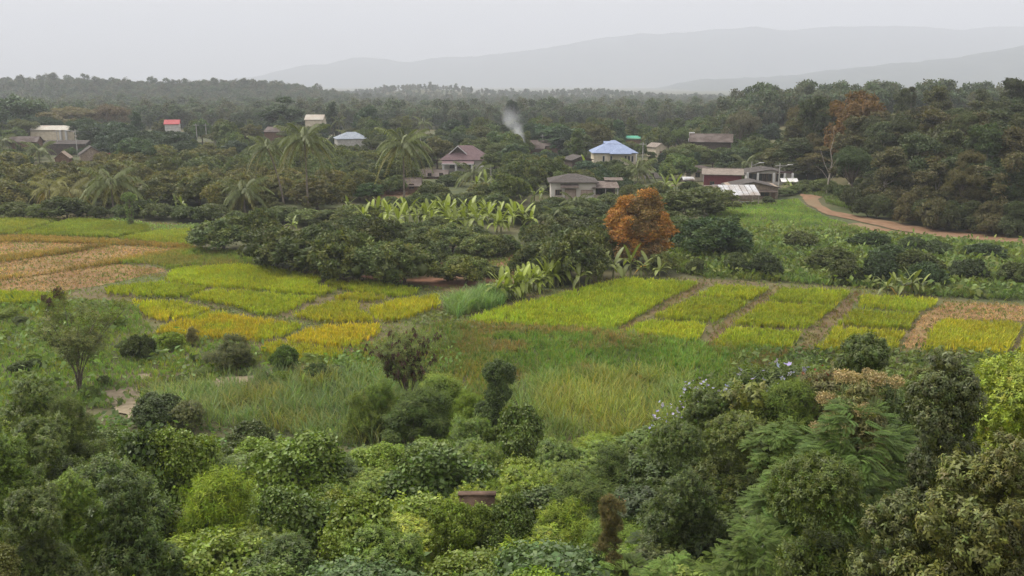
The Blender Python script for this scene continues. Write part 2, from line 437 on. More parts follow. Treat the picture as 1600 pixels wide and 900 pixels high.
def limbs(r, lobes, trunk_h, r0, bend=.3, sink=.3):
    """a trunk with a limb to each lobe"""
    top = np.array([r.normal(0, bend), r.normal(0, bend), trunk_h])
    ps = [tube([(0, 0, -sink), (top[0] * .4, top[1] * .4, trunk_h * .5), top], [r0 * 1.25, r0 * .9, r0 * .75], 7)]
    for l in lobes:
        c = np.array(l[:3]); c = c + (top - c) * .12
        m = top * .5 + c * .5 + np.array([0, 0, -.12 * np.linalg.norm(c - top)]) + r.normal(0, .1, 3)
        ps.append(tube([top - [0, 0, .1], m, c], [r0 * .5, r0 * .3, r0 * .12], 5))
    V, F, _ = join(ps); return V, F

# --- orchard trees: low, round, cauliflower crowns almost to the ground
for k in range(5):
    r = np.random.default_rng(100 + k)
    lb = dome_lobes(r, 6.4, 4.6, 15, 1.15, .10)
    p, n = crown_points(r, 1250, lb, 7, .42, -.45)
    T = [tpl_cluster(r, 5, .34, .15, .35) for _ in range(4)]
    fl = np.where((vnoise(p[:, 0] * 1.3 + 50 * k, p[:, 1] * 1.3 + p[:, 2]) > .55)[:, None], np.array([[1.22, 1.12, .9]]), np.array([[.92, .96, 1.0]]))
    add_proto('orchard', scatter(T, p, n, r.uniform(.8, 1.25, len(p)), r, .18, .04, fl), limbs(r, lb[:7], 1.1, .16))
# --- broad dark trees (mango and the like)
for k in range(4):
    r = np.random.default_rng(200 + k)
    lb = []
    for i in range(16):
        a = i * 2.4; f = (i + .5) / 16; rr = 2.6 * math.sqrt(1 - f * f * .85) * r.uniform(.75, 1.1)
        lb.append((math.cos(a) * rr, math.sin(a) * rr, 2.6 + 4.3 * f * r.uniform(.85, 1.1), r.uniform(1.0, 1.6)))
    p, n = crown_points(r, 1500, lb, 6, .42, -.5)
    T = [tpl_cluster(r, 5, .42, .18, .4) for _ in range(4)]
    add_proto('broad', scatter(T, p, n, r.uniform(.8, 1.3, len(p)), r, .2, .05), limbs(r, lb[:9], 2.2, .22))
# --- tall woodland trees with layered, gappy crowns
for k in range(6):
    r = np.random.default_rng(300 + k)
    Ht = 15.0; lb = []
    for i in range(24):
        f = r.uniform(0, 1); a = r.uniform(0, 6.28); z = 4.5 + (Ht - 6) * f
        rr = (3.6 * (1 - .62 * f ** 1.6)) * r.uniform(.35, 1.05)
        lb.append((math.cos(a) * rr, math.sin(a) * rr, z, r.uniform(.85, 1.6)))
    lb.append((r.normal(0, .4), r.normal(0, .4), Ht - 1.2, 1.2))
    p, n = crown_points(r, 2100, lb, 5, .45, -.5)
    T = [tpl_cluster(r, 5, .48, .22, .45) for _ in range(4)]
    add_proto('woodland', scatter(T, p, n, r.uniform(.8, 1.35, len(p)), r, .22, .06), limbs(r, lb[:14], 6.5, .24, .5), bark='pale_bark')
# --- open fine-leaved trees (rain tree, bamboo-like sprays)
for k in range(3):
    r = np.random.default_rng(400 + k); lb = []
    for i in range(20):
        a = i * 2.4; rr = 3.6 * math.sqrt((i + .5) / 20) * r.uniform(.8, 1.1)
        lb.append((math.cos(a) * rr, math.sin(a) * rr, 5.6 + 2.6 * (1 - (rr / 4.2) ** 2) * r.uniform(.7, 1.1) - (1.6 if i % 3 == 0 else 0), r.uniform(.8, 1.3)))
    p, n = crown_points(r, 1500, lb, 5, .5, -.3)
    T = [tpl_cluster(r, 7, .36, .09, .6) for _ in range(4)]
    add_proto('airy', scatter(T, p, n, r.uniform(.8, 1.3, len(p)), r, .2, .05), limbs(r, lb, 3.2, .25))
# --- slim conical trees
for k in range(2):
    r = np.random.default_rng(450 + k); lb = []
    for i in range(16):
        f = (i + .5) / 16; a = i * 2.4
        lb.append((math.cos(a) * 1.6 * (1 - f * .8), math.sin(a) * 1.6 * (1 - f * .8), 1.8 + 8.5 * f, .95 * (1 - .45 * f)))
    p, n = crown_points(r, 1100, lb, 4, .5, -.5)
    add_proto('slim', scatter([tpl_cluster(r, 5, .4, .16, .5) for _ in range(3)], p, n, r.uniform(.8, 1.3, len(p)), r, .2, .05), limbs(r, lb[::2], 5, .18))
# --- low round bushes for the meadow
for k in range(3):
    r = np.random.default_rng(470 + k)
    lb = dome_lobes(r, 3.4, 2.4, 10, .75, .02)
    p, n = crown_points(r, 900, lb, 5, .45, -.3)
    add_proto('bush', scatter([tpl_cluster(r, 5, .24, .11, .45) for _ in range(3)], p, n, r.uniform(.8, 1.3, len(p)), r, .18, .05), limbs(r, lb[:5], .5, .07))

def sprigs(r, p, n, T, m):
    """young shoots that stand out beyond the crown"""
    k = np.where(n[:, 2] > .35)[0]; k = r.choice(k, m); q, d = [], []
    for i in k:
        v = norm(n[i] + r.normal(0, .35, 3) + [0, 0, .3]); ln = r.uniform(.2, .6)
        for s in np.arange(.08, ln, .11): q.append(p[i] + v * s + [0, 0, -.25 * s * s]); d.append(v)
    q = np.array(q); return scatter(T, q, np.array(d), r.uniform(.6, .95, len(q)), r, .15, .05, np.tile([1.25, 1.2, .9], (len(q), 1)), tilt=.4)
# --- foreground shrubs, real leaves
for k in range(4):                                   # leafy shrub with upright shoots
    r = np.random.default_rng(500 + k)
    lb = dome_lobes(r, 3.4, 2.9, 15, .66, .04, .45)
    p, n = crown_points(r, 1500, lb, 6, .46, -.5)
    n = norm(n + [0, 0, .55])
    T = [tpl_shoot(r, 8, .13, .055, .16, 1, .45) for _ in range(4)]
    add_proto('shrub', join([scatter(T, p, n, r.uniform(.7, 1.35, len(p)), r, .2, .06, tilt=.3), inner(r, lb, 500, T), sprigs(r, p, n, T, 70)]), limbs(r, lb[:9], .5, .05), 'gloss_leaf', core=False)
for k in range(4):                                   # creeper-covered mound: broad leaves like tiles
    r = np.random.default_rng(520 + k)
    lb = dome_lobes(r, 3.6, 2.6, 14, .85, .0, .35)
    p, n = crown_points(r, 2300, lb, 5, .40, -.6, .86)
    T = []
    for _ in range(4):
        ps = []
        for i in range(4):
            t = rdir(r); t[2] = -.25 + .2 * r.normal()
            ps.append(leaf(r.normal(0, .07, 3), t, (r.normal() * .45, r.normal() * .45, 1), .115 * r.uniform(.8, 1.2), .095 * r.uniform(.8, 1.2), [r.uniform(.8, 1.25)] * 3, 1, .2))
        T.append(join(ps))
    n = norm(n + [0, 0, .5])
    add_proto('creeper', join([scatter(T, p, n, r.uniform(.75, 1.3, len(p)), r, .17, .05, tilt=.25), inner(r, lb, 700, T), sprigs(r, p, n, T, 30)]), limbs(r, lb[:6], .5, .05), 'gloss_leaf', core=False)
for k in range(3):                                   # feathery pinnate tree, layered sprays
    r = np.random.default_rng(540 + k)
    lb = dome_lobes(r, 4.4, 3.4, 18, .6, .12, .4)
    p, n = crown_points(r, 900, lb, 4, .5, -.3)
    n = norm(n * [.35, .35, .2] + [0, 0, 1])
    outw = np.arctan2(p[:, 1], p[:, 0]) + r.normal(0, .6, len(p))
    T = [tpl_pinnate(r, .5, 9, .13, .045, .2) for _ in range(3)]
    add_proto('feathery', scatter(T, p, n, r.uniform(.75, 1.25, len(p)), r, .16, .05, roll=outw, tilt=.16), limbs(r, lb[:10], .9, .07), 'leaf', core=False)
for k in range(3):                                   # large-leaved tree
    r = np.random.default_rng(560 + k)
    lb = dome_lobes(r, 4.2, 4.6, 18, .74, .05, .45)
    p, n = crown_points(r, 1050, lb, 5, .5, -.55)
    n = norm(n + [0, 0, .35])
    T = [tpl_shoot(r, 7, .21, .095, .26, 2, .1, (1.2, 1.15, .9), .3) for _ in range(4)]
    add_proto('bigleaf', join([scatter(T, p, n, r.uniform(.7, 1.25, len(p)), r, .2, .07, tilt=.35), inner(r, lb, 330, T), sprigs(r, p, n, T, 55)]), limbs(r, lb[:12], 1.0, .09), 'gloss_leaf', core=False)
for k in range(3):                                   # loose shrub of drooping narrow leaves
    r = np.random.default_rng(580 + k)
    lb = dome_lobes(r, 3.2, 2.8, 13, .56, .05, .5)
    p, n = crown_points(r, 1100, lb, 5, .5, -.4)
    n = norm(n + [0, 0, .8])
    T = [tpl_shoot(r, 9, .17, .035, .28, 1, .7, (1.25, 1.2, .8), .4) for _ in range(4)]
    add_proto('loose', join([scatter(T, p, n, r.uniform(.7, 1.4, len(p)), r, .2, .06, tilt=.35), inner(r, lb, 420, T), sprigs(r, p, n, T, 90)]), limbs(r, lb[:9], .5, .05), 'leaf', core=False)

def plant(kind, name, cat, x, y, W, H, tint, desc=None, label=None, group=None, var=None, rot=None, z=None, crown='crown', wood='trunk'):
    pr = PROTO[kind][(random.randrange(len(PROTO[kind])) if var is None else var % len(PROTO[kind]))]
    z = gh(x, y) if z is None else z
    rz = random.uniform(0, 6.28) if rot is None else rot
    s = W / pr.W; hs = pr.H * s
    tint = tuple(TINT * c for c in tint); j = random.uniform(.86, 1.14); tint = (tint[0] * j * random.uniform(.93, 1.07), tint[1] * j, tint[2] * j * random.uniform(.9, 1.1))
    if H <= 1.35 * hs:
        o = link(name, None, None, (x, y, z), (0, 0, rz), (s, s, H / pr.H))
        link(crown, pr.crown, o, color=tint)
        if pr.wood: link(wood, pr.wood, o)
    else:                                            # tall plant: storeys of foliage on a taller stem
        o = link(name, None, None, (x, y, z), (0, 0, rz))
        n = int(math.ceil((H - hs) / (hs * .5)))
        for i in range(n + 1):
            f = i / n; pr2 = random.choice(PROTO[kind]); k = s * (.92 - .22 * f + random.uniform(-.12, .10)); off = W * .22
            a = random.uniform(0, 6.28)
            link(crown, pr2.crown, o, (math.cos(a) * off * (1 - f * .6), math.sin(a) * off * (1 - f * .6), (H - pr2.H * k * 1.1) * f), (0, 0, a), (k, k, k * 1.1), color=tuple(np.array(tint) * random.uniform(.92, 1.08)))
        if pr.wood: link(wood, pr.wood, o, scale=(s, s, H / pr.H * .95))
    o.empty_display_size = .5
    tag(o, label or '', cat, group)
    u, v = pix(x, y, z + H * .6)
    if label is None: AUTO.append((o, u, v, desc))
    USED.append((x, y, W / 2))
    return o
def plant_px(kind, name, cat, u, vb, wpx, vt, tint, desc=None, label=None, group=None, **kw):
    """plant by its foot pixel: width and height follow from the distance"""
    p = at(u, vb); f = p[1] * cp - (p[2] - CZ) * sp
    H = max(.4, P(u, vt, p[1])[2] - p[2])
    return plant(kind, name, cat, p[0], p[1], wpx * f / FPX, H, tint, desc, label, group, z=p[2], **kw)

# ------------------------------------------------------------------ valley floor: fields
PAD = [(-90, 338), (100, 338), (305, 352), (300, 386), (385, 398), (430, 416), (520, 432), (560, 434), (690, 452), (760, 470), (975, 431), (1110, 436), (1345, 450), (1480, 468), (1700, 480), (1700, 560), (1100, 552), (700, 520), (560, 560), (470, 575), (330, 540), (200, 525), (-120, 500)]
sheet('paddy_ground', gpoly(PAD, 0), .02, 'paddy', 4.0)
STUB = [
 ('stubble_field', [(-90, 384), (30, 376), (160, 381), (118, 391), (-90, 414)]),
 ('stubble_field', [(-90, 424), (110, 396), (170, 384), (285, 388), (200, 405), (70, 430), (-90, 446)]),
 ('stubble_field', [(-90, 450), (175, 414), (250, 419), (260, 424), (160, 446), (95, 456), (-90, 457)]),
]
for n_, pl in STUB: sheet(n_, gpoly(pl, 0), .045, 'stubble', 3.0)
sheet('straw_ground', gpoly([(1478, 473), (1700, 484), (1700, 506), (1468, 499), (1440, 545), (1408, 545), (1440, 494)], 0), .045, 'stubble', 3.0)
sheet('dirt_path', gpoly([(1212, 448), (1222, 449), (1196, 472), (1138, 512), (1110, 545), (1094, 545), (1120, 512), (1180, 471)], 0), .05, 'path', 2.0)
sheet('dirt_path', gpoly([(1336, 456), (1345, 457), (1330, 484), (1300, 512), (1264, 550), (1246, 550), (1262, 520), (1312, 479)], 0), .05, 'path', 2.0)
sheet('dirt_path', gpoly([(1098, 441), (1106, 443), (1075, 466), (1010, 499), (968, 522), (955, 521), (1002, 495), (1062, 461)], 0), .05, 'path', 2.0)
# red track winding to the houses
sheet('dirt_track', gpoly([(1248, 303), (1285, 308), (1278, 312), (1285, 322), (1300, 330), (1345, 339), (1400, 348), (1470, 360), (1540, 369), (1600, 374), (1720, 380), (1720, 388), (1600, 382), (1530, 376), (1460, 370), (1400, 360), (1340, 346), (1292, 336), (1262, 320)]), .10, 'track', 2.0)
sheet('dirt_verge', gpoly([(1300, 352), (1345, 349), (1400, 362), (1460, 372), (1440, 373), (1370, 362)]), .07, 'track', 2.0)
sheet('red_bank', gpoly([(1500, 362), (1540, 352), (1600, 352), (1720, 356), (1720, 379), (1600, 373), (1540, 368)]), .09, 'bank', 2.0)
sheet('orchard_floor', gpoly([(560, 432), (640, 420), (720, 405), (840, 395), (840, 440), (760, 462), (700, 456), (640, 448)]), .04, 'bank', 3.0)
sheet('house_yard', gpoly([(590, 296), (640, 296), (655, 318), (585, 318)]), .05, 'bank', 3.0)
HOLES = []
for pl in ([(320, 598), (345, 590), (400, 588), (402, 598), (370, 607), (330, 606)], [(160, 612), (215, 606), (230, 640), (205, 655), (170, 630)], [(215, 586), (236, 584), (238, 592), (218, 594)], [(260, 612), (300, 606), (300, 618), (270, 622)], [(405, 580), (480, 573), (500, 580), (420, 590)]):
    sheet('bare_patch', gpoly(pl), .06, 'sand', 1.2); HOLES.append(gpoly(pl))

# ------------------------------------------------------------------ blades: rice, grass, weeds (real geometry, one object per stand)
def tpl_tuft(r, n, h, wd, lean=.35, cut=1.0, cols=None):
    ps = []
    for i in range(n):
        a = r.uniform(0, 6.28); ln = lean * r.uniform(.3, 1.3); hh = h * r.uniform(.7, 1.15)
        t = np.array([math.cos(a) * ln, math.sin(a) * ln, 1.0])
        side = np.array([-math.sin(a), math.cos(a), 0]) if i % 2 else np.array([math.cos(a + .8), math.sin(a + .8), 0])
        base = np.array([math.cos(a), math.sin(a), 0]) * wd * r.uniform(0, 2)
        m = base + t * hh * .6; tip = base + t * hh * .95 + np.array([math.cos(a), math.sin(a), -.15]) * hh * ln * .8
        V = np.array([base - side * wd * .35, base + side * wd * .35, m + side * wd * .5, m - side * wd * .5, tip + side * wd * .12, tip - side * wd * .12])
        F = np.array([(0, 1, 2, 3), (3, 2, 4, 5)])
        c = np.ones(3) * r.uniform(.85, 1.15)
        if cols is not None: c = c * np.array(cols[r.integers(len(cols))])
        ps.append((V, F, np.tile(c, (6, 1))))
    return join(ps)
def fill_poly(poly, dens, r, rows=None):
    x0, y0 = poly.min(0); x1, y1 = poly.max(0)
    n = int((x1 - x0) * (y1 - y0) * dens)
    q = np.stack([r.uniform(x0, x1, n), r.uniform(y0, y1, n)], -1)
    if rows: q[:, 0] = np.round(q[:, 0] / rows) * rows + r.normal(0, rows * .22, n)
    return q[inpoly(q[:, 0], q[:, 1], poly)]
def stand(name, label, cat, poly, dens, tpls, seed, tint, smin=.8, smax=1.2, colvar=.14, patch=.25, patch_col=None, rows=None, tilt=.08, mat='grass', hue=.05, clump=0.0):
    r = np.random.default_rng(seed)
    q = fill_poly(poly, dens, r, rows)
    for hp in (PLOT_POLYS if name == 'field_grass' else ()): q = q[~inpoly(q[:, 0], q[:, 1], hp)]
    for hp in HOLES: q = q[~inpoly(q[:, 0], q[:, 1], hp) | (r.random(len(q)) < .12)]
    if clump: q = q[vnoise(q[:, 0] * .45 + seed, q[:, 1] * .45) + r.normal(0, .12, len(q)) > clump]
    z = ground_h(q[:, 0], q[:, 1]) + .02
    nz = vnoise(q[:, 0] * .22 + seed, q[:, 1] * .22)
    cv = np.ones((len(q), 3)) * (1 + patch * (nz[:, None] - .5))
    if patch_col is not None:
        f = sstep(.45, .65, vnoise(q[:, 0] * .35 + 7 * seed, q[:, 1] * .35 + 3) + r.normal(0, .07, len(q)))[:, None]
        cv = cv * (1 - f) + cv * np.array(patch_col) * f
    n = np.tile([0, 0, 1.0], (len(q), 1))
    V, F, C = scatter(tpls, np.column_stack([q, z]), n, r.uniform(smin, smax, len(q)) * (1 + .2 * (nz - .5)), r, colvar, hue, cv, tilt=tilt)
    o = link(name, newmesh(name, V, F, C, mat), color=np.array(tint) * (1.0 if cat in ('rice', 'straw') else .86))
    tag(o, label, cat, kind='stuff')
    return o
def tpl_blades(r, n, h, wd, lean, cols):
    ps = []
    for i in range(n):
        a = i * 2.4 + r.uniform(-.5, .5); ln = lean * r.uniform(.4, 1.3); hh = h * r.uniform(.75, 1.15)
        tip = np.array([math.cos(a) * ln * hh, math.sin(a) * ln * hh, hh]); sd = np.array([-math.sin(a), math.cos(a), 0]) * wd
        m = tip * [.55, .55, .72]; base = np.array([math.cos(a), math.sin(a), 0]) * wd
        ps.append((np.array([base, m + sd * .5, tip, m - sd * .5]), np.array([(0, 1, 2, 3)]), np.tile(np.array(cols[r.integers(len(cols))]) * r.uniform(.85, 1.15), (4, 1))))
    return join(ps)
r0 = np.random.default_rng(5)
RICE = [tpl_blades(r0, 7, .66, .07, .5, [(1, 1, 1), (1.15, 1.05, .8), (.85, .95, .9)]) for _ in range(4)]
G_, Y_, YG = (.175, .205, .02), (.25, .205, .018), (.205, .208, .02)
PLOTS = [
 ([(-90, 343), (98, 343), (15, 366), (-90, 366)], (.15, .17, .035), 'dull green rice plot at far left behind the stubble'),
 ([(108, 344), (140, 343), (232, 353), (238, 360), (178, 371), (22, 367)], (.14, .17, .03), 'dull green rice plot in front of the vine covered stump'),
 ([(182, 373), (245, 361), (300, 359), (302, 384)], (.15, .175, .03), 'dull green rice plot left of the big round orchard tree'),
 ([(-90, 459), (95, 459), (112, 463), (80, 472), (-90, 480)], G_, 'green rice plot below the stubble at the left edge'),
 ([(264, 424), (300, 418), (380, 415), (430, 421), (500, 432), (508, 438), (494, 446), (533, 454), (503, 462), (400, 454), (335, 449), (252, 440)], G_, 'largest green rice plot left, bordering the dark orchard'),
 ([(166, 450), (250, 442), (328, 452), (285, 465), (212, 463), (162, 458)], G_, 'green rice wedge directly right of the brown stubble'),
 ([(293, 466), (337, 453), (400, 458), (500, 466), (440, 492), (402, 492), (366, 480)], G_, 'green rice plot just above the long yellow plot'),
 ([(514, 438), (545, 441), (590, 441), (655, 455), (660, 458), (625, 464), (560, 457), (540, 453), (502, 446)], G_, 'green rice strip beneath the orchard and young palm'),
 ([(517, 467), (547, 457), (608, 464), (608, 467), (575, 471), (524, 469)], YG, 'small yellow green rice strip between two curved bunds'),
 ([(449, 494), (515, 472), (561, 473), (564, 486), (590, 503), (500, 505)], YG, 'yellow green rice plot above the bright yellow square plot'),
 ([(570, 484), (620, 470), (690, 461), (692, 478), (640, 498), (594, 503)], YG, 'yellow green rice plot pointing at the tall grass clump'),
 ([(207, 473), (285, 472), (333, 486), (300, 495), (262, 502), (230, 498)], Y_, 'golden rice plot beside the slender tree at left'),
 ([(237, 520), (265, 506), (335, 489), (400, 499), (468, 508), (476, 511), (440, 527), (405, 534), (330, 530)], Y_, 'longest golden rice plot behind the spiky bush'),
 ([(442, 532), (486, 511), (594, 509), (600, 520), (555, 544), (520, 544)], Y_, 'golden rice plot just left of the brown podded shrub'),
 ([(400, 548), (410, 537), (440, 535), (538, 549), (543, 556), (470, 566)], YG, 'narrow mixed yellow rice strip at the valley edge'),
 ([(726, 500), (800, 478), (975, 437), (1097, 442), (1058, 461), (1002, 493), (955, 518), (735, 507)], (.165, .205, .02), 'biggest green rice plot right of the banana row'),
 ([(1088, 463), (1116, 447), (1205, 451), (1174, 469)], G_, 'rice plot farthest back in the second column of plots'),
 ([(1018, 497), (1082, 466), (1174, 472), (1114, 505)], G_, 'middle rice plot of the second column of plots'),
 ([(972, 520), (1013, 501), (1110, 508), (1088, 536)], G_, 'nearest rice plot of the second column of plots'),
 ([(1198, 470), (1217, 453), (1331, 456), (1311, 477)], G_, 'rice plot farthest back in the third column of plots'),
 ([(1142, 507), (1192, 474), (1308, 480), (1259, 516)], G_, 'middle rice plot of the third column of plots'),
 ([(1107, 543), (1137, 513), (1256, 520), (1240, 546)], G_, 'nearest rice plot of the third column of plots'),
 ([(1336, 480), (1346, 461), (1472, 472), (1440, 489)], G_, 'rice plot directly below the lone banana clump'),
 ([(1306, 508), (1331, 485), (1439, 493), (1424, 516)], G_, 'middle rice plot of the fourth column of plots'),
 ([(1267, 548), (1301, 513), (1421, 521), (1398, 552)], YG, 'nearest rice plot of the fourth column of plots'),
 ([(1436, 548), (1466, 501), (1597, 506), (1597, 516), (1572, 554)], YG, 'rice plot enclosed by straw at the right edge'),
 ([(1610, 508), (1700, 512), (1700, 560), (1582, 556)], YG, 'rice plot cut off by the right edge of the picture'),
]
PLOT_POLYS = []
for i, (pl, tint, lab) in enumerate(PLOTS):
    pg = gpoly(pl, .25); cc = pg.mean(0); dd = np.linalg.norm(pg - cc, axis=1, keepdims=True); pg = densify(cc + (pg - cc) * (1 - .28 / dd), 1.5, .10)
    PLOT_POLYS.append(pg); stand('rice_plot', lab, 'rice', pg, 15.5, RICE, 40 + i, tint, .8, 1.15, .12, .35, (1.08, 1.0, .85) if tint != Y_ else (.8, 1.02, 1.0), rows=.28)
# stubble and straw
STR = [tpl_blades(r0, 5, .20, .03, 1.2, [(1, 1, 1), (1.3, 1.25, 1.1), (.75, .7, .65)]) for _ in range(3)]
for i, ((n_, pl), lab) in enumerate(zip(STUB, ('cut straw on the rear brown stubble field', 'cut straw on the middle brown stubble field', 'cut straw on the front brown stubble field'))):
    stand('straw_stubble', lab, 'straw', gpoly(pl, 0), 9, STR, 80 + i, (.25, .155, .07), patch=.5, colvar=.22, rows=.5)
DRY = [tpl_blades(r0, 9, .55, .05, .6, [(1, 1, 1), (.8, .95, .8), (1.2, 1.05, .9)]) for _ in range(3)]
for i, (pl, lab) in enumerate((
   ([(-90, 375), (30, 371), (180, 378), (300, 386), (285, 390), (160, 383), (30, 379), (-90, 386)], 'dry brown grass on the bund behind the stubble'),
   ([(-90, 414), (118, 391), (160, 383), (172, 386), (110, 397), (-90, 424)], 'dry brown grass on the bund across the stubble'),
   ([(-90, 446), (70, 430), (200, 405), (300, 389), (310, 392), (215, 408), (175, 415), (-90, 452)], 'dry brown grass on the bund above the front stubble'))):
    stand('bund_grass', lab, 'grass', gpoly(pl, 0), 14, DRY, 90 + i, (.21, .15, .05), patch=.5)
stand('rough_grass', 'olive rough grass between stubble and the round orchard tree', 'grass', gpoly([(180, 412), (300, 390), (390, 399), (420, 414), (300, 417), (262, 424), (250, 416)], 0), 12, DRY, 97, (.19, .18, .05), patch=.4, patch_col=(.8, 1.1, .8))
stand('straw_litter', 'dry straw lying round the right hand plots', 'straw', gpoly([(1478, 473), (1700, 484), (1700, 506), (1468, 499), (1440, 545), (1408, 545), (1440, 494)], 0), 12, STR, 98, (.19, .12, .06), patch=.6, colvar=.3)
for i, (pl, lab) in enumerate((([(1205, 448), (1222, 449), (1196, 472), (1138, 512), (1110, 545), (1094, 545), (1120, 512), (1180, 471)], 'dry tufts on the path left of the third column'),
   ([(1336, 456), (1345, 457), (1330, 484), (1300, 512), (1264, 550), (1246, 550), (1262, 520), (1312, 479)], 'dry tufts on the path left of the fourth column'), ([(1098, 441), (1106, 443), (1075, 466), (1010, 499), (968, 522), (955, 521), (1002, 495), (1062, 461)], 'dry tufts on the path beside the biggest plot'))):
    stand('path_grass', lab, 'grass', gpoly(pl, 0), 7, DRY, 140 + i, (.14, .105, .045), .3, .7, patch=.6, clump=.38)
stand('field_grass', 'short dry grass on the bunds between the rice plots', 'grass', gpoly(PAD, 0), 4.5, [tpl_blades(r0, 6, .2, .05, .8, [(1, 1, 1), (1.3, 1.05, .9), (.8, 1.0, .8)]) for _ in range(3)], 150, (.125, .115, .042), .7, 1.4, patch=.6, patch_col=(.8, 1.1, .8))
# weeds on the bund below the green plots, grass along the paddy rim
WEED = [tpl_cluster(r0, 6, .22, .12, .8) for _ in range(4)]
def weeds(label, pl, dens, tint, seed, s=1.0, z=None, **kw):
    return stand('weed_cover', label, 'weeds', gpoly(pl, z), dens, WEED, seed, tint, .6 * s, 1.4 * s, .2, .4, tilt=.5, **kw)
weeds('leafy weeds on the bund above the golden plots', [(205, 464), (285, 467), (366, 481), (440, 494), (500, 506), (600, 506), (600, 510), (486, 510), (400, 499), (335, 487), (285, 472), (207, 472)], 9, (.10, .12, .04), 101)
weeds('pale pumpkin leaves along the far edge of the rice', [(135, 341), (190, 343), (240, 352), (312, 352), (305, 359), (245, 361), (180, 350)], 9, (.17, .26, .06), 102)
weeds('pale creeping leaves between rice strip and orchard', [(575, 438), (600, 438), (640, 448), (660, 454), (640, 452), (600, 444)], 12, (.15, .24, .07), 103)
weeds('weedy bund left of the slender tree', [(-100, 482), (80, 473), (112, 465), (125, 470), (80, 482), (-100, 497)], 12, (.09, .12, .03), 104)

# meadow right of the orchard
MD = [tpl_blades(r0, 8, .42, .06, .7, [(1, 1, 1), (.8, .95, .9)]) for _ in range(3)]
stand('bright_grass', 'bright green grass sloping down from the open shed', 'grass', gpoly([(1100, 322), (1180, 318), (1245, 312), (1262, 326), (1300, 345), (1360, 360), (1330, 366), (1200, 360), (1140, 356), (1110, 345)]), 9, MD, 110, (.15, .19, .04), .5, 1.1, patch=.5, patch_col=(.75, .85, .9))
weeds('tangled green weeds between the meadow bushes', [(1040, 400), (1110, 360), (1180, 358), (1330, 366), (1440, 374), (1560, 384), (1720, 392), (1720, 470), (1480, 464), (1345, 448), (1110, 432), (1060, 425)], 6.5, (.085, .118, .034), 111, 2.6, patch_col=(1.25, 1.1, .9))
stand('meadow_grass', 'soft green grass through the meadow weeds', 'grass', gpoly([(1040, 410), (1150, 380), (1330, 366), (1440, 374), (1560, 384), (1720, 392), (1720, 476), (1480, 466), (1345, 450), (1110, 436), (1060, 428)]), 5, MD, 112, (.105, .145, .04), 1, 2.0, patch=.6, patch_col=(1.2, .95, .8))
stand('rough_grass', 'rough grass round the foot of the dead tree', 'grass', gpoly([(1236, 300), (1250, 290), (1330, 290), (1345, 325), (1300, 322), (1285, 309), (1250, 303)]), 4, MD, 115, (.12, .14, .045), .8, 1.5)
stand('verge_grass', 'grass on the verge of the red track under the wood', 'grass', gpoly([(1290, 318), (1320, 326), (1400, 342), (1500, 360), (1540, 352), (1500, 340), (1400, 325), (1320, 312)]), 6, MD, 113, (.12, .15, .04), 1, 1.8)
stand('orchard_grass', 'thin grass on the orchard floor beside the bananas', 'grass', gpoly([(660, 405), (720, 395), (840, 385), (850, 430), (780, 430), (690, 425)]), 7, MD, 114, (.17, .19, .06), .6, 1.2, patch=.5)
# band between paddies and the hillside
BR = [tpl_blades(r0, 10, .6, .05, .6, [(1, 1, 1), (1.25, .95, .85), (.7, .95, .7), (.85, 1.0, .7)]) for _ in range(4)]
stand('fallow_grass', 'brownish fallow grass in front of the right hand plots', 'grass', gpoly([(690, 512), (735, 509), (955, 521), (1088, 540), (1240, 550), (1200, 580), (1080, 610), (960, 605), (800, 600), (720, 570)]), 13, BR, 120, (.155, .13, .05), .7, 1.15, patch=.5, patch_col=(.62, 1.15, .6))
stand('rough_pasture', 'green rough pasture round the slender tree', 'grass', gpoly([(-120, 484), (120, 470), (210, 478), (240, 522), (330, 535), (405, 540), (400, 550), (470, 570), (560, 560), (600, 600), (480, 620), (300, 620), (200, 640), (-120, 640)]), 10, BR, 121, (.11, .165, .038), .35, .9, patch=.5, patch_col=(1.2, 1.0, .8))
stand('rough_pasture', 'rough grass between pod shrub and fallow field', 'grass', gpoly([(560, 550), (690, 510), (740, 515), (800, 600), (800, 660), (700, 620), (590, 600)]), 10, BR, 129, (.12, .15, .045), .7, 1.3, patch=.5, patch_col=(1.2, 1.0, .8))
weeds('leafy weeds scattered over the rough pasture', [(-120, 490), (120, 475), (210, 480), (240, 522), (330, 538), (470, 572), (560, 562), (600, 600), (480, 615), (300, 600), (200, 640), (-120, 640)], 5, (.105, .15, .04), 130, 2.2, clump=.5)
weeds('bright low leaves around the pod shrub', [(500, 560), (600, 540), (700, 545), (740, 580), (640, 600), (540, 595)], 12, (.12, .20, .045), 122, 1.5)
REED = [tpl_tuft(r0, 9, 1.5, .05, .45, cols=[(1, 1, 1), (1.3, 1.1, .9), (.75, .9, .75)]) for _ in range(5)]
stand('tall_grass', 'tall arching grass left of the brown podded shrub', 'grass', gpoly([(230, 625), (330, 600), (470, 585), (570, 590), (700, 610), (760, 660), (750, 700), (600, 705), (480, 690), (380, 670), (250, 660)]), 7, REED, 123, (.11, .15, .055), .45, 1.0, patch=.5, patch_col=(1.25, 1.0, .8))
stand('tall_grass', 'tall seeding grass right of the vine covered cone', 'grass', gpoly([(800, 610), (880, 585), (1000, 590), (1080, 600), (1090, 660), (1000, 700), (860, 700), (790, 660)]), 7, REED, 124, (.12, .16, .05), .45, 1.05, patch=.5, patch_col=(1.25, 1.05, .75))
CANE = [tpl_tuft(r0, 10, 2.0, .07, .4, cols=[(1, 1, 1), (.8, .9, .85)]) for _ in range(4)]
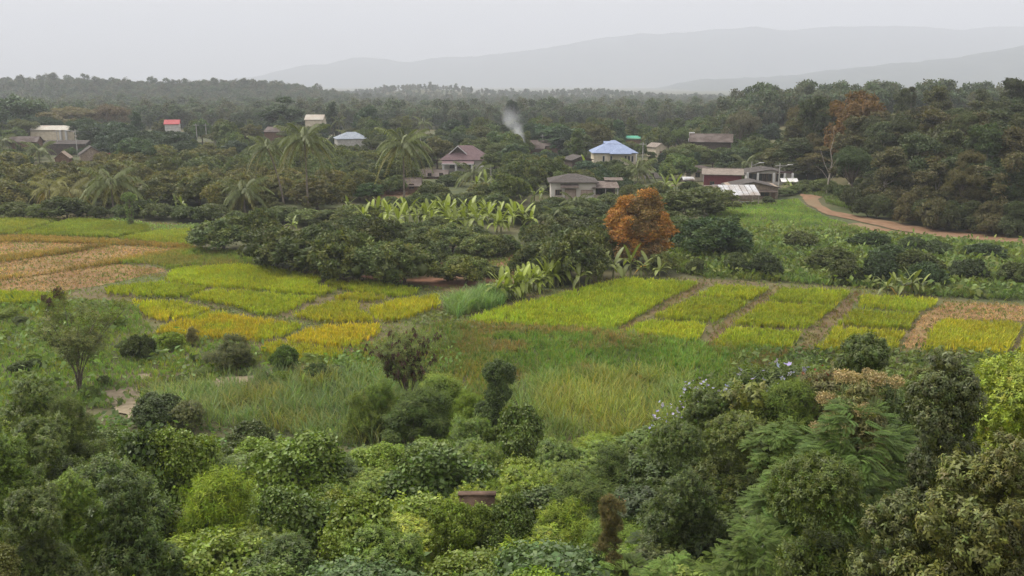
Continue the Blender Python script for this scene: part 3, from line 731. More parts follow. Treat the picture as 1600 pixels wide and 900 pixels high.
stand('cane_grass', 'pale tall cane grass left of the banana row', 'grass', gpoly([(690, 486), (715, 474), (760, 462), (790, 470), (785, 482), (740, 492), (715, 502)]), 6, CANE, 125, (.13, .19, .06), .6, 1.0)
weeds('low dark weeds on the corner below the cane grass', [(640, 505), (700, 485), (725, 502), (735, 510), (860, 520), (800, 530), (690, 522)], 10, (.10, .12, .04), 126, 1.5)
weeds('low weeds between the nearest plots and the right thicket', [(1180, 556), (1240, 550), (1400, 552), (1580, 556), (1720, 560), (1720, 640), (1100, 640), (1090, 600)], 9, (.085, .125, .035), 128, 1.8, patch_col=(1.2, 1.05, .9))
weeds('creeping growth covering the near hillside', [(-150, 650), (300, 660), (600, 700), (900, 700), (1100, 660), (1750, 640), (1750, 960), (-150, 960)], 4, (.07, .11, .03), 127, 1.5)

# ------------------------------------------------------------------ palms and bananas
def frond_mesh(r, Ln, rise, droop, npair, ll):
    s = np.linspace(0, 1, 9)
    path = np.stack([Ln * s * (1 - .12 * s), np.zeros(9), rise * Ln * s - droop * Ln * s ** 2.2], -1)
    tv, tf = tube(path, np.linspace(.05, .012, 9), 4)
    ps = [(tv, tf, np.tile([1.1, 1.05, .9], (len(tv), 1)))]
    for i in range(npair):
        f = .14 + .86 * (i + .5) / npair
        c = np.array([np.interp(f, s, path[:, j]) for j in range(3)])
        k = ll * (math.sin(math.pi * (.18 + .8 * f)) * .7 + .35)
        for sg in (-1, 1):
            ps.append(leaf(c, (.55, sg * .8, -.45 + r.normal() * .12), (0, 0, 1), k * r.uniform(.85, 1.1), .15, [r.uniform(.8, 1.2)] * 3, 0, .35))
    V, F, C = join(ps); return newmesh('frond', V, F, C, 'leaf')
rp = np.random.default_rng(61)
FROND = [frond_mesh(rp, 4.2, 1.0, .55, 24, 1.0), frond_mesh(rp, 4.6, .55, .75, 26, 1.1), frond_mesh(rp, 4.6, .25, 1.0, 26, 1.1), frond_mesh(rp, 4.2, -.1, 1.1, 24, 1.0)]
def palm(u, vb, vt, label, lean=(0, 0), crown=1.0, n=22, tint=(.085, .105, .035), name='coconut_palm', y=None):
    """vt: pixel row of the crown's centre"""
    p = at(u, vb)
    H = max(.3, P(u, vt, p[1])[2] - p[2])
    o = link(name, None, None, tuple(p)); o.empty_display_size = .5
    top = np.array([lean[0], lean[1], H])
    path = [np.array([top[0] * (s ** 1.6), top[1] * s ** 1.6, -.3 + (H + .3) * s]) for s in np.linspace(0, 1, 9)]
    V, F = tube(path, np.interp(np.linspace(0, 1, 9), [0, .1, 1], [.24, .17, .12]), 8)
    link('trunk', newmesh('trunk', V, F, None, 'palm_bark', True), o)
    r = np.random.default_rng(int(u * 7 + vb))
    for i in range(n):
        f = i / n; k = min(3, int(f * 4.0))
        fr = link('frond', FROND[k], o, tuple(top + [0, 0, .1]), (0, r.uniform(-.12, .12), i * 2.399 + r.uniform(-.2, .2)), (crown * r.uniform(.88, 1.1),) * 3,
                  color=.8 * np.array(tint) * r.uniform(.8, 1.2) * (np.array([1.25, 1.0, .8]) if k == 3 else 1))
    tag(o, label, 'palm', 'coconut palms')
    USED.append((p[0], p[1], 1.5))
    return o, p
PALMS = [
 (482, 335, 218, 'tall straight coconut palm with long bare trunk, left of centre', (0, 0), 1.15, 26),
 (444, 323, 232, 'slimmer coconut palm with leaning trunk left of the tallest palm', (-2.2, 0), .95, 22),
 (632, 326, 226, 'tall coconut palm standing before the brown plank house', (.1, 0), 1.2, 26),
 (383, 336, 300, 'short coconut palm with wide fronds left of the leaning palm', (0, 0), 1.15, 24),
 (178, 335, 285, 'short coconut palm with drooping fronds behind the stump', (0, 0), 1.25, 24),
 (110, 330, 300, 'yellowish low palm left of the drooping coconut palm', (0, 0), 1.05, 20),
 (80, 328, 297, 'pale low palm beside the leftmost orchard trees', (0, 0), .85, 18),
 (996, 285, 265, 'coconut palm with hanging fronds above the orange tree', (0, 0), 1.1, 24),
 (868, 352, 338, 'young palm in front of the white house', (0, 0), .8, 16),
 (900, 330, 318, 'low feathery palm beneath the white house wall', (0, 0), .8, 16),
 (1165, 275, 255, 'small coconut palm behind the maroon house', (0, 0), 1.0, 18),
 (503, 432, 418, 'small yellowish young palm at the rice edge', (0, 0), .52, 15),
 (545, 230, 213, 'palm beside the blue grey roof', (0, 0), 1.0, 18),
 (530, 222, 190, 'dark slender palm behind the blue grey roof', (0, 0), .8, 18),
 (662, 218, 192, 'far palm above the tall coconut palm', (0, 0), 1.0, 18),
 (740, 292, 272, 'small palm right of the low brown roof', (0, 0), 1.1, 18),
 (62, 255, 235, 'grey green palm near the thatched gable', (0, 0), 1.2, 18),
 (5, 240, 220, 'palm at the far left edge by the brown roofs', (0, 0), 1.2, 18),
 (262, 196, 178, 'distant palm above the red roof', (0, 0), 1.0, 16),
]
PROT = []      # pixel windows that nearer planting must leave open: (u0,u1,v0,v1,y)
for u, vb, vt, lab, lean, cr, n in PALMS:
    tint = (.19, .185, .06) if 'yellow' in lab or 'pale' in lab else (.108, .128, .044)
    o, p = palm(u, vb, vt, lab, lean, cr, n, tint)
    PROT.append((u - 14 * cr, u + 14 * cr, vt - 18, vb - 12, p[1]))

def banana_leaf_mesh(r, Ln, Wd, rise, droop, tear):
    n = 8; s = np.linspace(0, 1, n)
    x = Ln * s * (1 - .1 * s); z = rise * Ln * s - droop * Ln * s ** 2
    wd = 1.25 * Wd * np.array([.12, .62, .92, 1, .98, .88, .62, .06]) * r.uniform(.9, 1.05, n)
    V, F = [], []
    for i in range(n):
        V += [(x[i], wd[i] / 2, z[i] + .10 * wd[i]), (x[i], 0, z[i] - .03), (x[i], -wd[i] / 2, z[i] + .10 * wd[i])]
    for i in range(n - 1):
        a = i * 3
        F += [(a, a + 3, a + 4, a + 1), (a + 1, a + 4, a + 5, a + 2)]
    V = np.array(V); C = np.ones((len(V), 3)); C[1::3] = 1.25
    return newmesh('banana_leaf', V, np.array(F), C, 'gloss_leaf')
rb = np.random.default_rng(71)
BLEAF = [banana_leaf_mesh(rb, 2.3, .6, 1.6, .55, 0), banana_leaf_mesh(rb, 2.5, .65, 1.0, .75, 0), banana_leaf_mesh(rb, 2.6, .65, .75, 1.0, 0), banana_leaf_mesh(rb, 2.3, .55, .4, 1.1, 0)]
bs_v, bs_f = tube([(0, 0, -.2), (.03, 0, .8), (.05, .02, 1.6), (.05, .02, 2.1)], [.17, .14, .10, .05], 7)
BSTEM = newmesh('banana_stem', bs_v, bs_f, None, 'stem', True)
def banana(u, vb, s, desc=None, label=None, tint=(.13, .20, .04), n=8, old=0):
    p = at(u, vb)
    o = link('banana_plant', None, None, tuple(p), (0, 0, random.uniform(0, 6.28)), (s, s, s * random.uniform(.9, 1.15))); o.empty_display_size = .5
    link('stem', BSTEM, o)
    r = np.random.default_rng(int(u * 13 + vb * 3))
    for i in range(n):
        k = min(3, int(i / n * 4)); c = .72 * np.array(tint) * r.uniform(.7, 1.2) * [1, 1, .8]
        if i >= n - old: c = np.array((.33, .19, .03))
        link('leaf', BLEAF[k], o, (.05, .02, 1.9 - .1 * k), (0, r.uniform(-.15, .15), i * 2.2 + r.uniform(-.4, .4)), (r.uniform(.8, 1.1),) * 3, color=c)
    tag(o, label or '', 'banana', 'banana plants')
    if not label: AUTO.append((o, *pix(p[0], p[1], p[2] + 2 * s), desc or 'banana plant with broad leaves'))
    USED.append((p[0], p[1], 1.0))
    return o
# grove behind the orchard, front row beside the big plot, odd clumps
br = random.Random(9)
for i in range(44):
    u = 570 + (i % 30) * 8.8 + (90 if i >= 30 else 0) + br.uniform(-4, 4)
    banana(u, 356 + br.uniform(-12, 8), br.uniform(.7, .95), 'bright banana plant of the grove', tint=(.185, .225, .04), n=10)
for i in range(18):
    u = 776 + i * 6.4; banana(u, 473 - i * 1.6 + br.uniform(-7, 3), br.uniform(.58, .78), 'banana plant of the front row', tint=(.185, .225, .04), n=10)
for u, vb, s in ((905, 452, .95), (922, 446, .9), (940, 442, 1.15), (958, 436, 1.2), (985, 432, 1.1), (1000, 434, .8), (1030, 436, .8), (1012, 430, .9)):
    banana(u, vb, s * .7, 'banana plant below the orange tree', old=1 if u == 1012 else 0, tint=(.14, .165, .045))
for u, vb, s, od in ((1385, 460, .8, 1), (1398, 459, .9, 0), (1412, 461, 1.0, 1), (1424, 461, .95, 0), (1436, 462, .8, 0)):
    banana(u, vb, s * .62, 'ragged banana plant in the meadow clump', old=od, tint=(.14, .165, .045))
for u, vb, s in ((545, 334, 1.1), (457, 362, .95), (215, 338, 1.0), (225, 341, .8), (275, 326, .9), (285, 330, .9), (760, 300, 1.3), (775, 303, 1.2), (790, 298, 1.3), (745, 300, 1.2), (890, 262, 1.5), (915, 272, 1.4), (1055, 305, 1.4), (1040, 300, 1.2), (805, 312, 1.2), (835, 318, 1.3), (848, 312, 1.1), (1195, 308, .8), (1232, 297, .9), (240, 330, .8), (130, 322, 1.0)):
    banana(u, vb, s * .64, 'banana plant', tint=(.16, .20, .045))

# ------------------------------------------------------------------ houses
def roof_gable(x0, x1, y0, y1, ze, zr, axis, t=.12):
    if axis == 'x':
        ym = (y0 + y1) / 2; prof = [(y0, ze), (ym, zr), (y1, ze)]
        V = [(x, a, b + dz) for x in (x0, x1) for dz in (0, -t) for a, b in prof]
    else:
        xm = (x0 + x1) / 2; prof = [(x0, ze), (xm, zr), (x1, ze)]
        V = [(a, y, b + dz) for y in (y0, y1) for dz in (0, -t) for a, b in prof]
    F = [(0, 1, 7, 6), (1, 2, 8, 7), (3, 9, 10, 4), (4, 10, 11, 5), (0, 6, 9, 3), (2, 5, 11, 8), (0, 3, 4, 1), (1, 4, 5, 2), (6, 7, 10, 9), (7, 8, 11, 10)]
    return V, F
def roof_hip(x0, x1, y0, y1, ze, zr, rl, t=.12):
    xm, ym = (x0 + x1) / 2, (y0 + y1) / 2
    a, b = xm - rl / 2, xm + rl / 2
    V = []
    for dz in (0, -t): V += [(x0, y0, ze + dz), (x1, y0, ze + dz), (x1, y1, ze + dz), (x0, y1, ze + dz), (a, ym, zr + dz), (b, ym, zr + dz)]
    F = [(0, 1, 5, 4), (1, 2, 5), (2, 3, 4, 5), (3, 0, 4), (6, 10, 11, 7), (7, 11, 8), (8, 11, 10, 9), (9, 10, 6), (0, 6, 7, 1), (1, 7, 8, 2), (2, 8, 9, 3), (3, 9, 6, 0)]
    return V, F
def roof_shed(x0, x1, y0, y1, zf, zb, t=.07):
    V = [(x0, y0, zf), (x1, y0, zf), (x1, y1, zb), (x0, y1, zb)]; V += [(a, b, c - t) for a, b, c in V]
    return V, [(0, 1, 2, 3), (4, 7, 6, 5), (0, 4, 5, 1), (1, 5, 6, 2), (2, 6, 7, 3), (3, 7, 4, 0)]
class House:
    """u0,u1: pixel span of the roof; vr, ve: rows of ridge and eave; y: distance; everything else follows"""
    def __init__(s, name, label, cat, u0, u1, vr, ve, y, depth, rz=0.0, over=.55, protect=None):
        a, b = P(u0, ve, y), P(u1, ve, y)
        s.x, s.y = (a[0] + b[0]) / 2, y + depth / 2
        s.g = gh(s.x, s.y)
        s.w = abs(b[0] - a[0]) / max(.75, math.cos(rz)); s.d = depth; s.over = over
        s.ze = P(u0, ve, y)[2] - s.g; s.zr = P(u0, vr, y + depth / 2)[2] - s.g
        s.o = link(name, None, None, (s.x, s.y, s.g), (0, 0, rz)); s.o.empty_display_size = 1
        tag(s.o, label, cat)
        q = protect or (u0, u1, vr, ve + 8)
        PROT.append((*q, y))
        USED.append((s.x, s.y, max(s.w, depth) * .55))
        s.hw, s.hd = s.w / 2, depth / 2
        s.wx, s.wy = s.hw - over, s.hd - over
    def part(s, name, V, F, mat, parent=None): return link(name, pydata(name, V, F, mat), parent or s.o)
    def bx(s, name, x0, x1, y0, y1, z0, z1, mat, parent=None):
        V, F = box(x0, x1, y0, y1, z0, z1); return s.part(name, V, [tuple(int(k) for k in f) for f in F], mat, parent)
    def walls(s, mat, z0=-.3, gable=None, top=None):
        x, y, z = s.wx, s.wy, (top if top is not None else s.ze + .12)
        V, F = box(-x, x, -y, y, z0, z); F = [tuple(int(k) for k in f) for f in F]
        V = [tuple(v) for v in V]
        if gable == 'y':
            zz = s.ze + (s.zr - s.ze) * (x / s.hw) - .05
            V += [(0, -y, s.zr - .18), (0, y, s.zr - .18)]; F = [f for f in F if f != (4, 5, 6, 7)] + [(4, 5, 8), (6, 7, 9), (5, 6, 9, 8), (7, 4, 8, 9)]
        elif gable == 'x':
            V += [(-x, 0, s.zr - .18), (x, 0, s.zr - .18)]; F = [f for f in F if f != (4, 5, 6, 7)] + [(7, 4, 8), (5, 6, 9), (4, 5, 9, 8), (6, 7, 8, 9)]
        return s.part('wall', V, F, mat)
    def roof(s, kind, mat, rl=None, axis='x', **kw):
        b = (-s.hw, s.hw, -s.hd, s.hd, s.ze, s.zr)
        if kind == 'hip': V, F = roof_hip(*b, rl if rl is not None else s.w * .3)
        else: V, F = roof_gable(*b, axis)
        s.rf = s.part('roof', V, F, mat); return s.rf
    def ridge(s, mat, x0, x1, y=0):
        s.bx('ridge_cap', x0, x1, y - .16, y + .16, s.zr - .06, s.zr + .07, mat, s.rf)
    def window(s, x, z, w, h, face='front', bars=1, mat='glass', fm='frame'):
        y = -s.wy
        e = .06
        bars_v = [box(x - w / 2 - .07, x - w / 2, y - e, y + .04, z, z + h), box(x + w / 2, x + w / 2 + .07, y - e, y + .04, z, z + h),
                  box(x - w / 2 - .07, x + w / 2 + .07, y - e - .005, y + .04, z + h, z + h + .07), box(x - w / 2 - .12, x + w / 2 + .12, y - e - .06, y + .04, z - .07, z)]
        for i in range(bars): bars_v.append(box(x - w / 2 + w * (i + 1) / (bars + 1) - .025, x - w / 2 + w * (i + 1) / (bars + 1) + .025, y - .045, y - .012, z, z + h))
        if face == 'side':
            rot = lambda V: np.stack([-s.wx - (-s.wy - V[:, 1]), V[:, 0], V[:, 2]], -1) if False else np.stack([V[:, 1] + s.wy - s.wx, -V[:, 0], V[:, 2]], -1)
        elif face == 'right': rot = lambda V: np.stack([-(V[:, 1] + s.wy) + s.wx, V[:, 0], V[:, 2]], -1)
        else: rot = lambda V: V
        V, F, _ = join(bars_v); F = [tuple(int(k) for k in f) for f in F]
        wn = s.part('window', rot(V), F, fm)
        pv, pf = box(x - w / 2, x + w / 2, y - .01, y + .03, z, z + h)
        s.part('pane', rot(pv), [tuple(int(k) for k in f) for f in pf], mat, wn)
        return wn
    def door(s, x, w, h, mat='door', z0=.0):
        d = s.bx('door', x - w / 2, x + w / 2, -s.wy - .05, -s.wy + .03, z0, z0 + h, mat)
        V, F, _ = join([box(x - w / 2 - .09, x - w / 2, -s.wy - .08, -s.wy + .02, z0, z0 + h), box(x + w / 2, x + w / 2 + .09, -s.wy - .08, -s.wy + .02, z0, z0 + h), box(x - w / 2 - .09, x + w / 2 + .09, -s.wy - .081, -s.wy + .02, z0 + h, z0 + h + .1)])
        s.part('frame', V, [tuple(int(k) for k in f) for f in F], 'frame', d)
    def posts(s, xs, y, z1, mat='concrete', r=.12, z0=-.3):
        for x in xs: s.bx('post', x - r, x + r, y - r, y + r, z0, z1, mat)

# white house with weathered hipped roof and rusty lean-to
h = House('white_house', 'white house with weathered grey hipped roof behind the young palms', 'house', 857, 936, 271, 285, 163, 8, 0, protect=(862, 965, 270, 308))
h.walls('white_wall'); h.roof('hip', 'roof_grey', rl=1.2)
h.window(-h.wx + 1.35, .9, 1.1, .9, bars=2); h.window(h.wx - 1.6, 1.0, 2.1, .75, bars=1, mat='door')
h.door(-.55, 1.9, 1.85)
V, F = roof_shed(-2.4, .9, -h.wy - 1.2, -h.wy - .01, 2.35, 2.95); h.part('door_canopy', V, F, 'roof_brown')
h.bx('planter', -h.wx + .5, -h.wx + 2.2, -h.wy - .9, -h.wy - .12, -.2, .65, 'brick_wall')
h.bx('step', -1.8, .8, -h.wy - 1.1, -h.wy - .1, -.2, .06, 'concrete')
h2 = House('lean_to', 'rusty sheet lean-to against the right side of the white house', 'shed', 925, 968, 291, 298, 163, 5, 0, .3, protect=(935, 966, 288, 305))
V, F = roof_shed(-h2.hw, h2.hw, -h2.hd, h2.hd, 2.25, 3.0); h2.part('roof', V, F, 'rust')
h2.bx('wall', -h2.wx, h2.wx, h2.wy - .15, h2.wy, -.2, 2.75, 'dark_wood'); h2.bx('wall', -h2.wx, h2.wx, -h2.wy, -h2.wy + .12, -.2, .95, 'brick_wall'); h2.posts((-h2.wx, 0, h2.wx), -h2.wy + .06, 2.24, 'concrete', .09)
V, F = roof_shed(.2, h2.hw + 1.2, h2.hd - .6, h2.hd + 1.6, 3.2, 3.5); h2.part('rear_roof', V, F, 'rust')
# plum hip-and-gable house
h = House('plum_roofed_house', 'plum tiled house with white trimmed gable and white columns', 'house', 687, 766, 227, 250, 217, 9, 0, protect=(690, 755, 225, 266))
h.walls('white_wall'); h.roof('hip', 'roof_purple', rl=3.2)
gx0, gx1, gy = -h.w * .33, h.w * .03, -h.hd * .62
gz0, gz1 = h.ze + (h.zr - h.ze) * .40, h.zr + .05
xm = (gx0 + gx1) / 2
V = [(gx0, gy, gz0), (xm, gy, gz1), (gx1, gy, gz0), (gx0, .6, gz0), (xm, .6, gz1), (gx1, .6, gz0)]; V += [(a, b, c - .12) for a, b, c in V]
gr = h.part('gable_roof', V, [(0, 1, 4, 3), (1, 2, 5, 4), (6, 9, 10, 7), (7, 10, 11, 8), (0, 3, 9, 6), (2, 8, 11, 5), (0, 6, 7, 1), (1, 7, 8, 2), (3, 4, 10, 9), (4, 5, 11, 10)], 'roof_purple')
h.part('gable_wall', [(gx0 + .3, gy + .5, gz0 - .1), (gx1 - .3, gy + .5, gz0 - .1), (xm, gy + .5, gz1 - .22), (gx0 + .3, gy + .62, gz0 - .1), (gx1 - .3, gy + .62, gz0 - .1), (xm, gy + .62, gz1 - .22)], [(0, 1, 2), (3, 5, 4), (0, 3, 4, 1), (1, 4, 5, 2), (2, 5, 3, 0)], 'dark_wood')
for a, b in ((gx0, xm), (xm, gx1)):
    z0_, z1_ = (gz0, gz1) if a == gx0 else (gz1, gz0)
    h.part('barge_board', [(a, gy - .07, z0_ - .17), (b, gy - .07, z1_ - .17), (b, gy - .07, z1_ + .07), (a, gy - .07, z0_ + .07), (a, gy - .01, z0_ - .17), (b, gy - .01, z1_ - .17), (b, gy - .01, z1_ + .07), (a, gy - .01, z0_ + .07)], [tuple(int(k) for k in f) for f in BF], 'white_paint', gr)
V, F = roof_shed(-h.hw + .6, h.w * .18, -h.wy - 2.4, -h.wy - .02, h.ze - .75, h.ze - .15); h.part('porch_roof', V, F, 'roof_purple')
h.bx('fascia', -h.hw + .6, h.w * .18, -h.wy - 2.47, -h.wy - 2.41, h.ze - .95, h.ze - .72, 'white_paint')
h.posts((-h.hw + 1.0, -h.hw + 4.0, h.w * .14), -h.wy - 2.1, h.ze - .82, 'white_paint', .2)
h.window(-1.0, .8, 1.4, 1.1); h.window(1.6, .8, 1.4, 1.1); h.window(-3.2, .8, 1.0, 1.1)
# blue roof
h = House('blue_roofed_house', 'house under a bright blue hipped roof', 'house', 925, 998, 219, 239, 235, 10, 0, protect=(928, 996, 218, 248))
h.walls('cream_wall'); h.roof('hip', 'roof_blue', rl=1.0)
V, F = roof_hip(-1.5, h.hw * .68, -h.hd - 1.3, -h.hd + 4.6, h.ze - .12, h.zr - 1.35, .3); h.part('front_roof', V, F, 'roof_blue')
V, F = roof_gable(-h.hw * .42, -h.hw * .05, -.2, 2.2, h.zr - 1.0, h.zr - .3, 'x'); h.part('rear_dormer', V, F, 'roof_blue')
for x in (h.wx - 1.0, h.wx - 1.9, h.wx - 2.8, -1.0, -3): h.window(x, .8, .5, 1.5, bars=0, fm='white_paint')
h.posts((h.wx - .1,), -h.wy - 1.0, h.ze - .2, 'white_paint', .12)
# brown plank house on the yard
h = House('plank_house', 'brown plank house with mossy tiled roof behind the tall palm', 'house', 606, 657, 278, 291, 172, 6, .06, .4, protect=(606, 655, 276, 306))
h.walls('wood_wall', gable='x'); h.roof('gable', 'roof_brown'); h.ridge('roof_brown', -h.hw, h.hw)
h.window(-1.2, 1.0, .9, .9); h.window(1.2, 1.0, .9, .9); h.bx('veranda', -h.wx - .8, h.wx * .2, -h.wy - 1.6, -h.wy - .02, -.2, .5, 'wood_wall')
h.posts((-h.wx - .7, -h.wx + 1, h.wx * .15), -h.wy - 1.4, h.ze - .1, 'wood_wall', .08)
V, F = roof_shed(-h.hw - 1.9, -h.hw - .02, -h.wy - .5, h.wy, h.ze - .9, h.ze - .3); h.part('side_roof', V, F, 'rust')
h.posts((-h.hw - 1.7,), -h.wy - .2, h.ze - .9, 'wood_wall', .07)
h = House('low_barn', 'long low brown roof between plank house and plum house', 'barn', 656, 700, 265, 276, 200, 6, 0, .3, protect=(658, 698, 264, 280))
h.walls('wood_wall', gable='x'); h.roof('gable', 'roof_brown'); h.window(-1.0, .5, .8, .8); h.window(1.6, .5, .8, .8)
# grey gable shed under the blue roof
h = House('grey_shed', 'small grey gabled shed left of the blue roofed house', 'shed', 886, 922, 242, 250, 212, 6, .35, .4, protect=(889, 920, 241, 256))
h.walls('dark_wood', gable='y'); h.roof('gable', 'roof_grey', axis='y'); h.bx('door', -.6, .6, -h.wy - .04, -h.wy + .02, 0, 1.7, 'frame')
# brown roofs by the smoke
h = House('smoke_house', 'brown roofed house beside the rising smoke', 'house', 828, 876, 219, 228, 262, 7, -.2, .4, protect=(832, 872, 219, 230))
h.walls('wood_wall', gable='x'); h.roof('gable', 'roof_brown'); h.window(0, .8, 1, .9); h.window(2.4, .8, 1, .9)
V, F = roof_gable(-h.hw - 1, h.hw * .2, -h.hd - 2.5, -h.hd - .1, h.ze - .7, h.ze + .4, 'x'); h.part('porch_roof', V, F, 'roof_brown'); h.posts((-h.hw - .6, h.hw * .1), -h.hd - 2.2, h.ze - .7, 'wood_wall', .09)
h = House('green_roofed_house', 'far house with turquoise green sheet roof', 'house', 976, 1003, 212, 217, 300, 6, 0, .3, protect=(978, 1000, 211, 219))
h.walls('wood_wall', gable='x'); h.roof('gable', 'roof_green'); h.window(0, .5, 1, .8)
h = House('tan_shed', 'small tan roofed shed right of the blue roof', 'shed', 1018, 1038, 223, 230, 262, 5, .5, .3, protect=(1022, 1034, 223, 232))
h.walls('cream_wall', gable='y'); h.roof('gable', 'roof_ltan', axis='y'); h.bx('door', -.5, .5, -h.wy - .04, -h.wy + .02, 0, 1.6, 'frame')
h = House('dark_barn', 'dark plank house with long brown roof on the rise', 'house', 1084, 1150, 209, 222, 236, 9, -.25, .5, protect=(1085, 1140, 208, 227))
h.walls('dark_wood', gable='x'); h.roof('gable', 'roof_brown'); h.ridge('roof_ltan', -h.hw, h.hw)
h.bx('barge_board', -h.hw - .07, -h.hw - .01, -h.hd, -h.hd * .55, h.ze - .05, h.ze + .75, 'white_paint', h.rf); h.window(-2, .9, 1.1, .9); h.window(1.5, .9, 1.1, .9)
h.bx('water_tank', -h.hw - .2, -h.hw + 1.2, .6, 1.9, h.zr - .55, h.zr + .25, 'white_paint')
h = House('grey_roof_house', 'low house with grey roof right of the hanging palm', 'house', 996, 1030, 270, 279, 200, 6, .3, .4, protect=(1000, 1024, 270, 281))
h.walls('cream_wall', gable='x'); h.roof('gable', 'roof_grey'); h.window(0, .5, 1, .7)
# cluster by the meadow
h = House('hip_roofed_house', 'cream house with low brown hip roof left of the maroon house', 'house', 1077, 1122, 258, 268, 196, 8, 0, .5, protect=(1080, 1112, 257, 275))
h.walls('cream_wall'); h.roof('hip', 'roof_brown', rl=1.2); h.window(-1.2, .8, .9, .9); h.window(1.4, .8, .9, .9)
V, F = roof_shed(-.5, h.hw + .8, -h.wy - 2.2, -h.wy - .02, h.ze - .5, h.ze + .1); h.part('porch_roof', V, F, 'roof_ltan'); h.posts((-.2, 2.2, h.hw + .5), -h.wy - 2.0, h.ze - .5, 'white_paint', .1)
h = House('maroon_house', 'maroon boarded house under a pale fibre sheet roof', 'house', 1104, 1167, 263, 273, 178, 7, -.22, .45, protect=(1108, 1166, 262, 290))
h.walls('maroon_wall', gable='x'); h.roof('gable', 'roof_ltan'); h.window(-2.0, .9, .8, .8); h.ridge('roof_ltan', -h.hw, h.hw)
h = House('brick_house', 'rough brick house with long grey gable behind the shed', 'house', 1138, 1222, 281, 293, 164, 7, -.10, .4, protect=(1142, 1216, 280, 310))
h.walls('brick_wall', gable='y'); h.roof('gable', 'roof_grey', axis='y')
h.window(2.2, .6, 1.5, .7); h.bx('door', h.wx - 1.2, h.wx - .5, -h.wy - .05, -h.wy + .02, 0, 1.7, 'frame')
V, F = roof_shed(.8, h.wx - .3, -h.wy - .9, -h.wy - .02, 1.45, 1.75); h.part('window_canopy', V, F, 'rust')
h = House('open_shed', 'open shed with striped zinc roof on posts above bright grass', 'shed', 1121, 1189, 293, 305, 156, 4.5, 0, .3, protect=(1120, 1188, 292, 320))
npan = 8
for i in range(npan):
    x0 = -h.hw + i * h.w / npan; x1 = x0 + h.w / npan - (.10 if i in (0, 1, 2, 4, 5, 6) else .05)
    V, F = roof_shed(x0, x1, -h.hd, h.hd, h.ze, h.zr + .25); h.part('roof_sheet', V, F, 'roof_zinc')
for k, yy in enumerate(np.linspace(-h.hd + .3, h.hd - .3, 4)):
    zz = h.ze + (h.zr + .25 - h.ze) * (yy + h.hd) / (2 * h.hd) - .07
    h.bx('purlin', -h.hw + .1, h.hw - .1, yy - .05, yy + .05, zz - .11, zz - .005, 'dark_wood')
h.posts((-h.wx, 0, h.wx), -h.wy, h.ze - .16, 'pale_bark', .09); h.posts((-h.wx, 0, h.wx), h.wy, h.zr, 'pale_bark', .09)
h.bx('bench', -h.wx + 1, h.wx - .6, .2, 1.1, .45, .55, 'wood_wall'); h.posts((-h.wx + 1.1, h.wx - .7), .65, .45, 'wood_wall', .06)
rs = random.Random(4)
sack_v, sack_f = box(-.3, .3, -.2, .2, 0, .42)
for i in range(6):
    p_ = P(1135 + i * 8.5, 312, 157.5)
    V = sack_v * [1, 1, 1] + np.random.default_rng(i).normal(0, .04, sack_v.shape); V[:, 2] = np.maximum(V[:, 2], 0) 
    s_ = link('feed_sack', pydata('feed_sack', V, [tuple(int(k) for k in f) for f in sack_f], ('white_paint', 'concrete', 'cream_wall')[i % 3]), None, (p_[0], 157.6 + (i % 2) * .5, gh(p_[0], 157.6)), (0, 0, i * .7))
    tag(s_, ('leftmost', 'second', 'third', 'fourth', 'fifth', 'rightmost')[i] + ' pale sack from the left under the open shed roof', 'sack', 'sacks under the open shed')
h = House('little_hut', 'small pale hut at the left end of the open shed', 'hut', 1102, 1124, 289, 297, 158, 4, .15, .3, protect=(1106, 1122, 289, 314))
h.walls('concrete', gable='x'); h.roof('gable', 'rust'); h.bx('doorway', .1, .8, -h.wy - .04, -h.wy + .02, 0.2, 1.7, 'glass')
h = House('white_tank_shed', 'low white topped shack left of the maroon house', 'shed', 1068, 1086, 276, 281, 185, 4, 0, .25, protect=(1071, 1084, 276, 290))
h.walls('dark_wood', gable='x'); h.roof('gable', 'roof_zinc'); V, F = roof_shed(-h.hw, h.hw, -h.hd - 2, -h.hd - .05, h.ze - 1.0, h.ze - .5); h.part('lower_roof', V, F, 'roof_cream'); h.posts((-h.hw + .2, h.hw - .2), -h.hd - 1.8, h.ze - 1.0, 'wood_wall', .07)
h = House('columned_house', 'grey roofed house with white columns beside the lamp post', 'house', 1168, 1244, 262, 271, 186, 9, -.08, .5, protect=(1170, 1244, 261, 296))
h.walls('white_wall', gable='y', top=h.ze + .05); h.roof('gable', 'roof_grey', axis='y')
for x in (-h.wx + 1.2, -h.wx + 3.2, -.3, 2.2): h.window(x, .9, 1.5, 1.5, bars=1)
h.posts((-h.wx, -h.wx + 2.1, .8, h.wx - 1.6, h.wx), -h.wy - .6, h.ze + .1, 'white_paint', .2)
V, F = roof_shed(h.wx - 2.6, h.wx + .9, -h.wy - 2.6, -h.wy - .85, h.ze - 1.5, h.ze - .9); h.part('awning', V, F, 'white_paint')
h.bx('parapet', .9, h.wx - .1, -h.wy - .9, -h.wy - .75, -.2, .8, 'white_wall')
h.bx('gable_trim', h.wx - 3.2, h.wx, -h.wy - .68, -h.wy - .6, h.ze + .12, h.ze + .45, 'roof_purple')
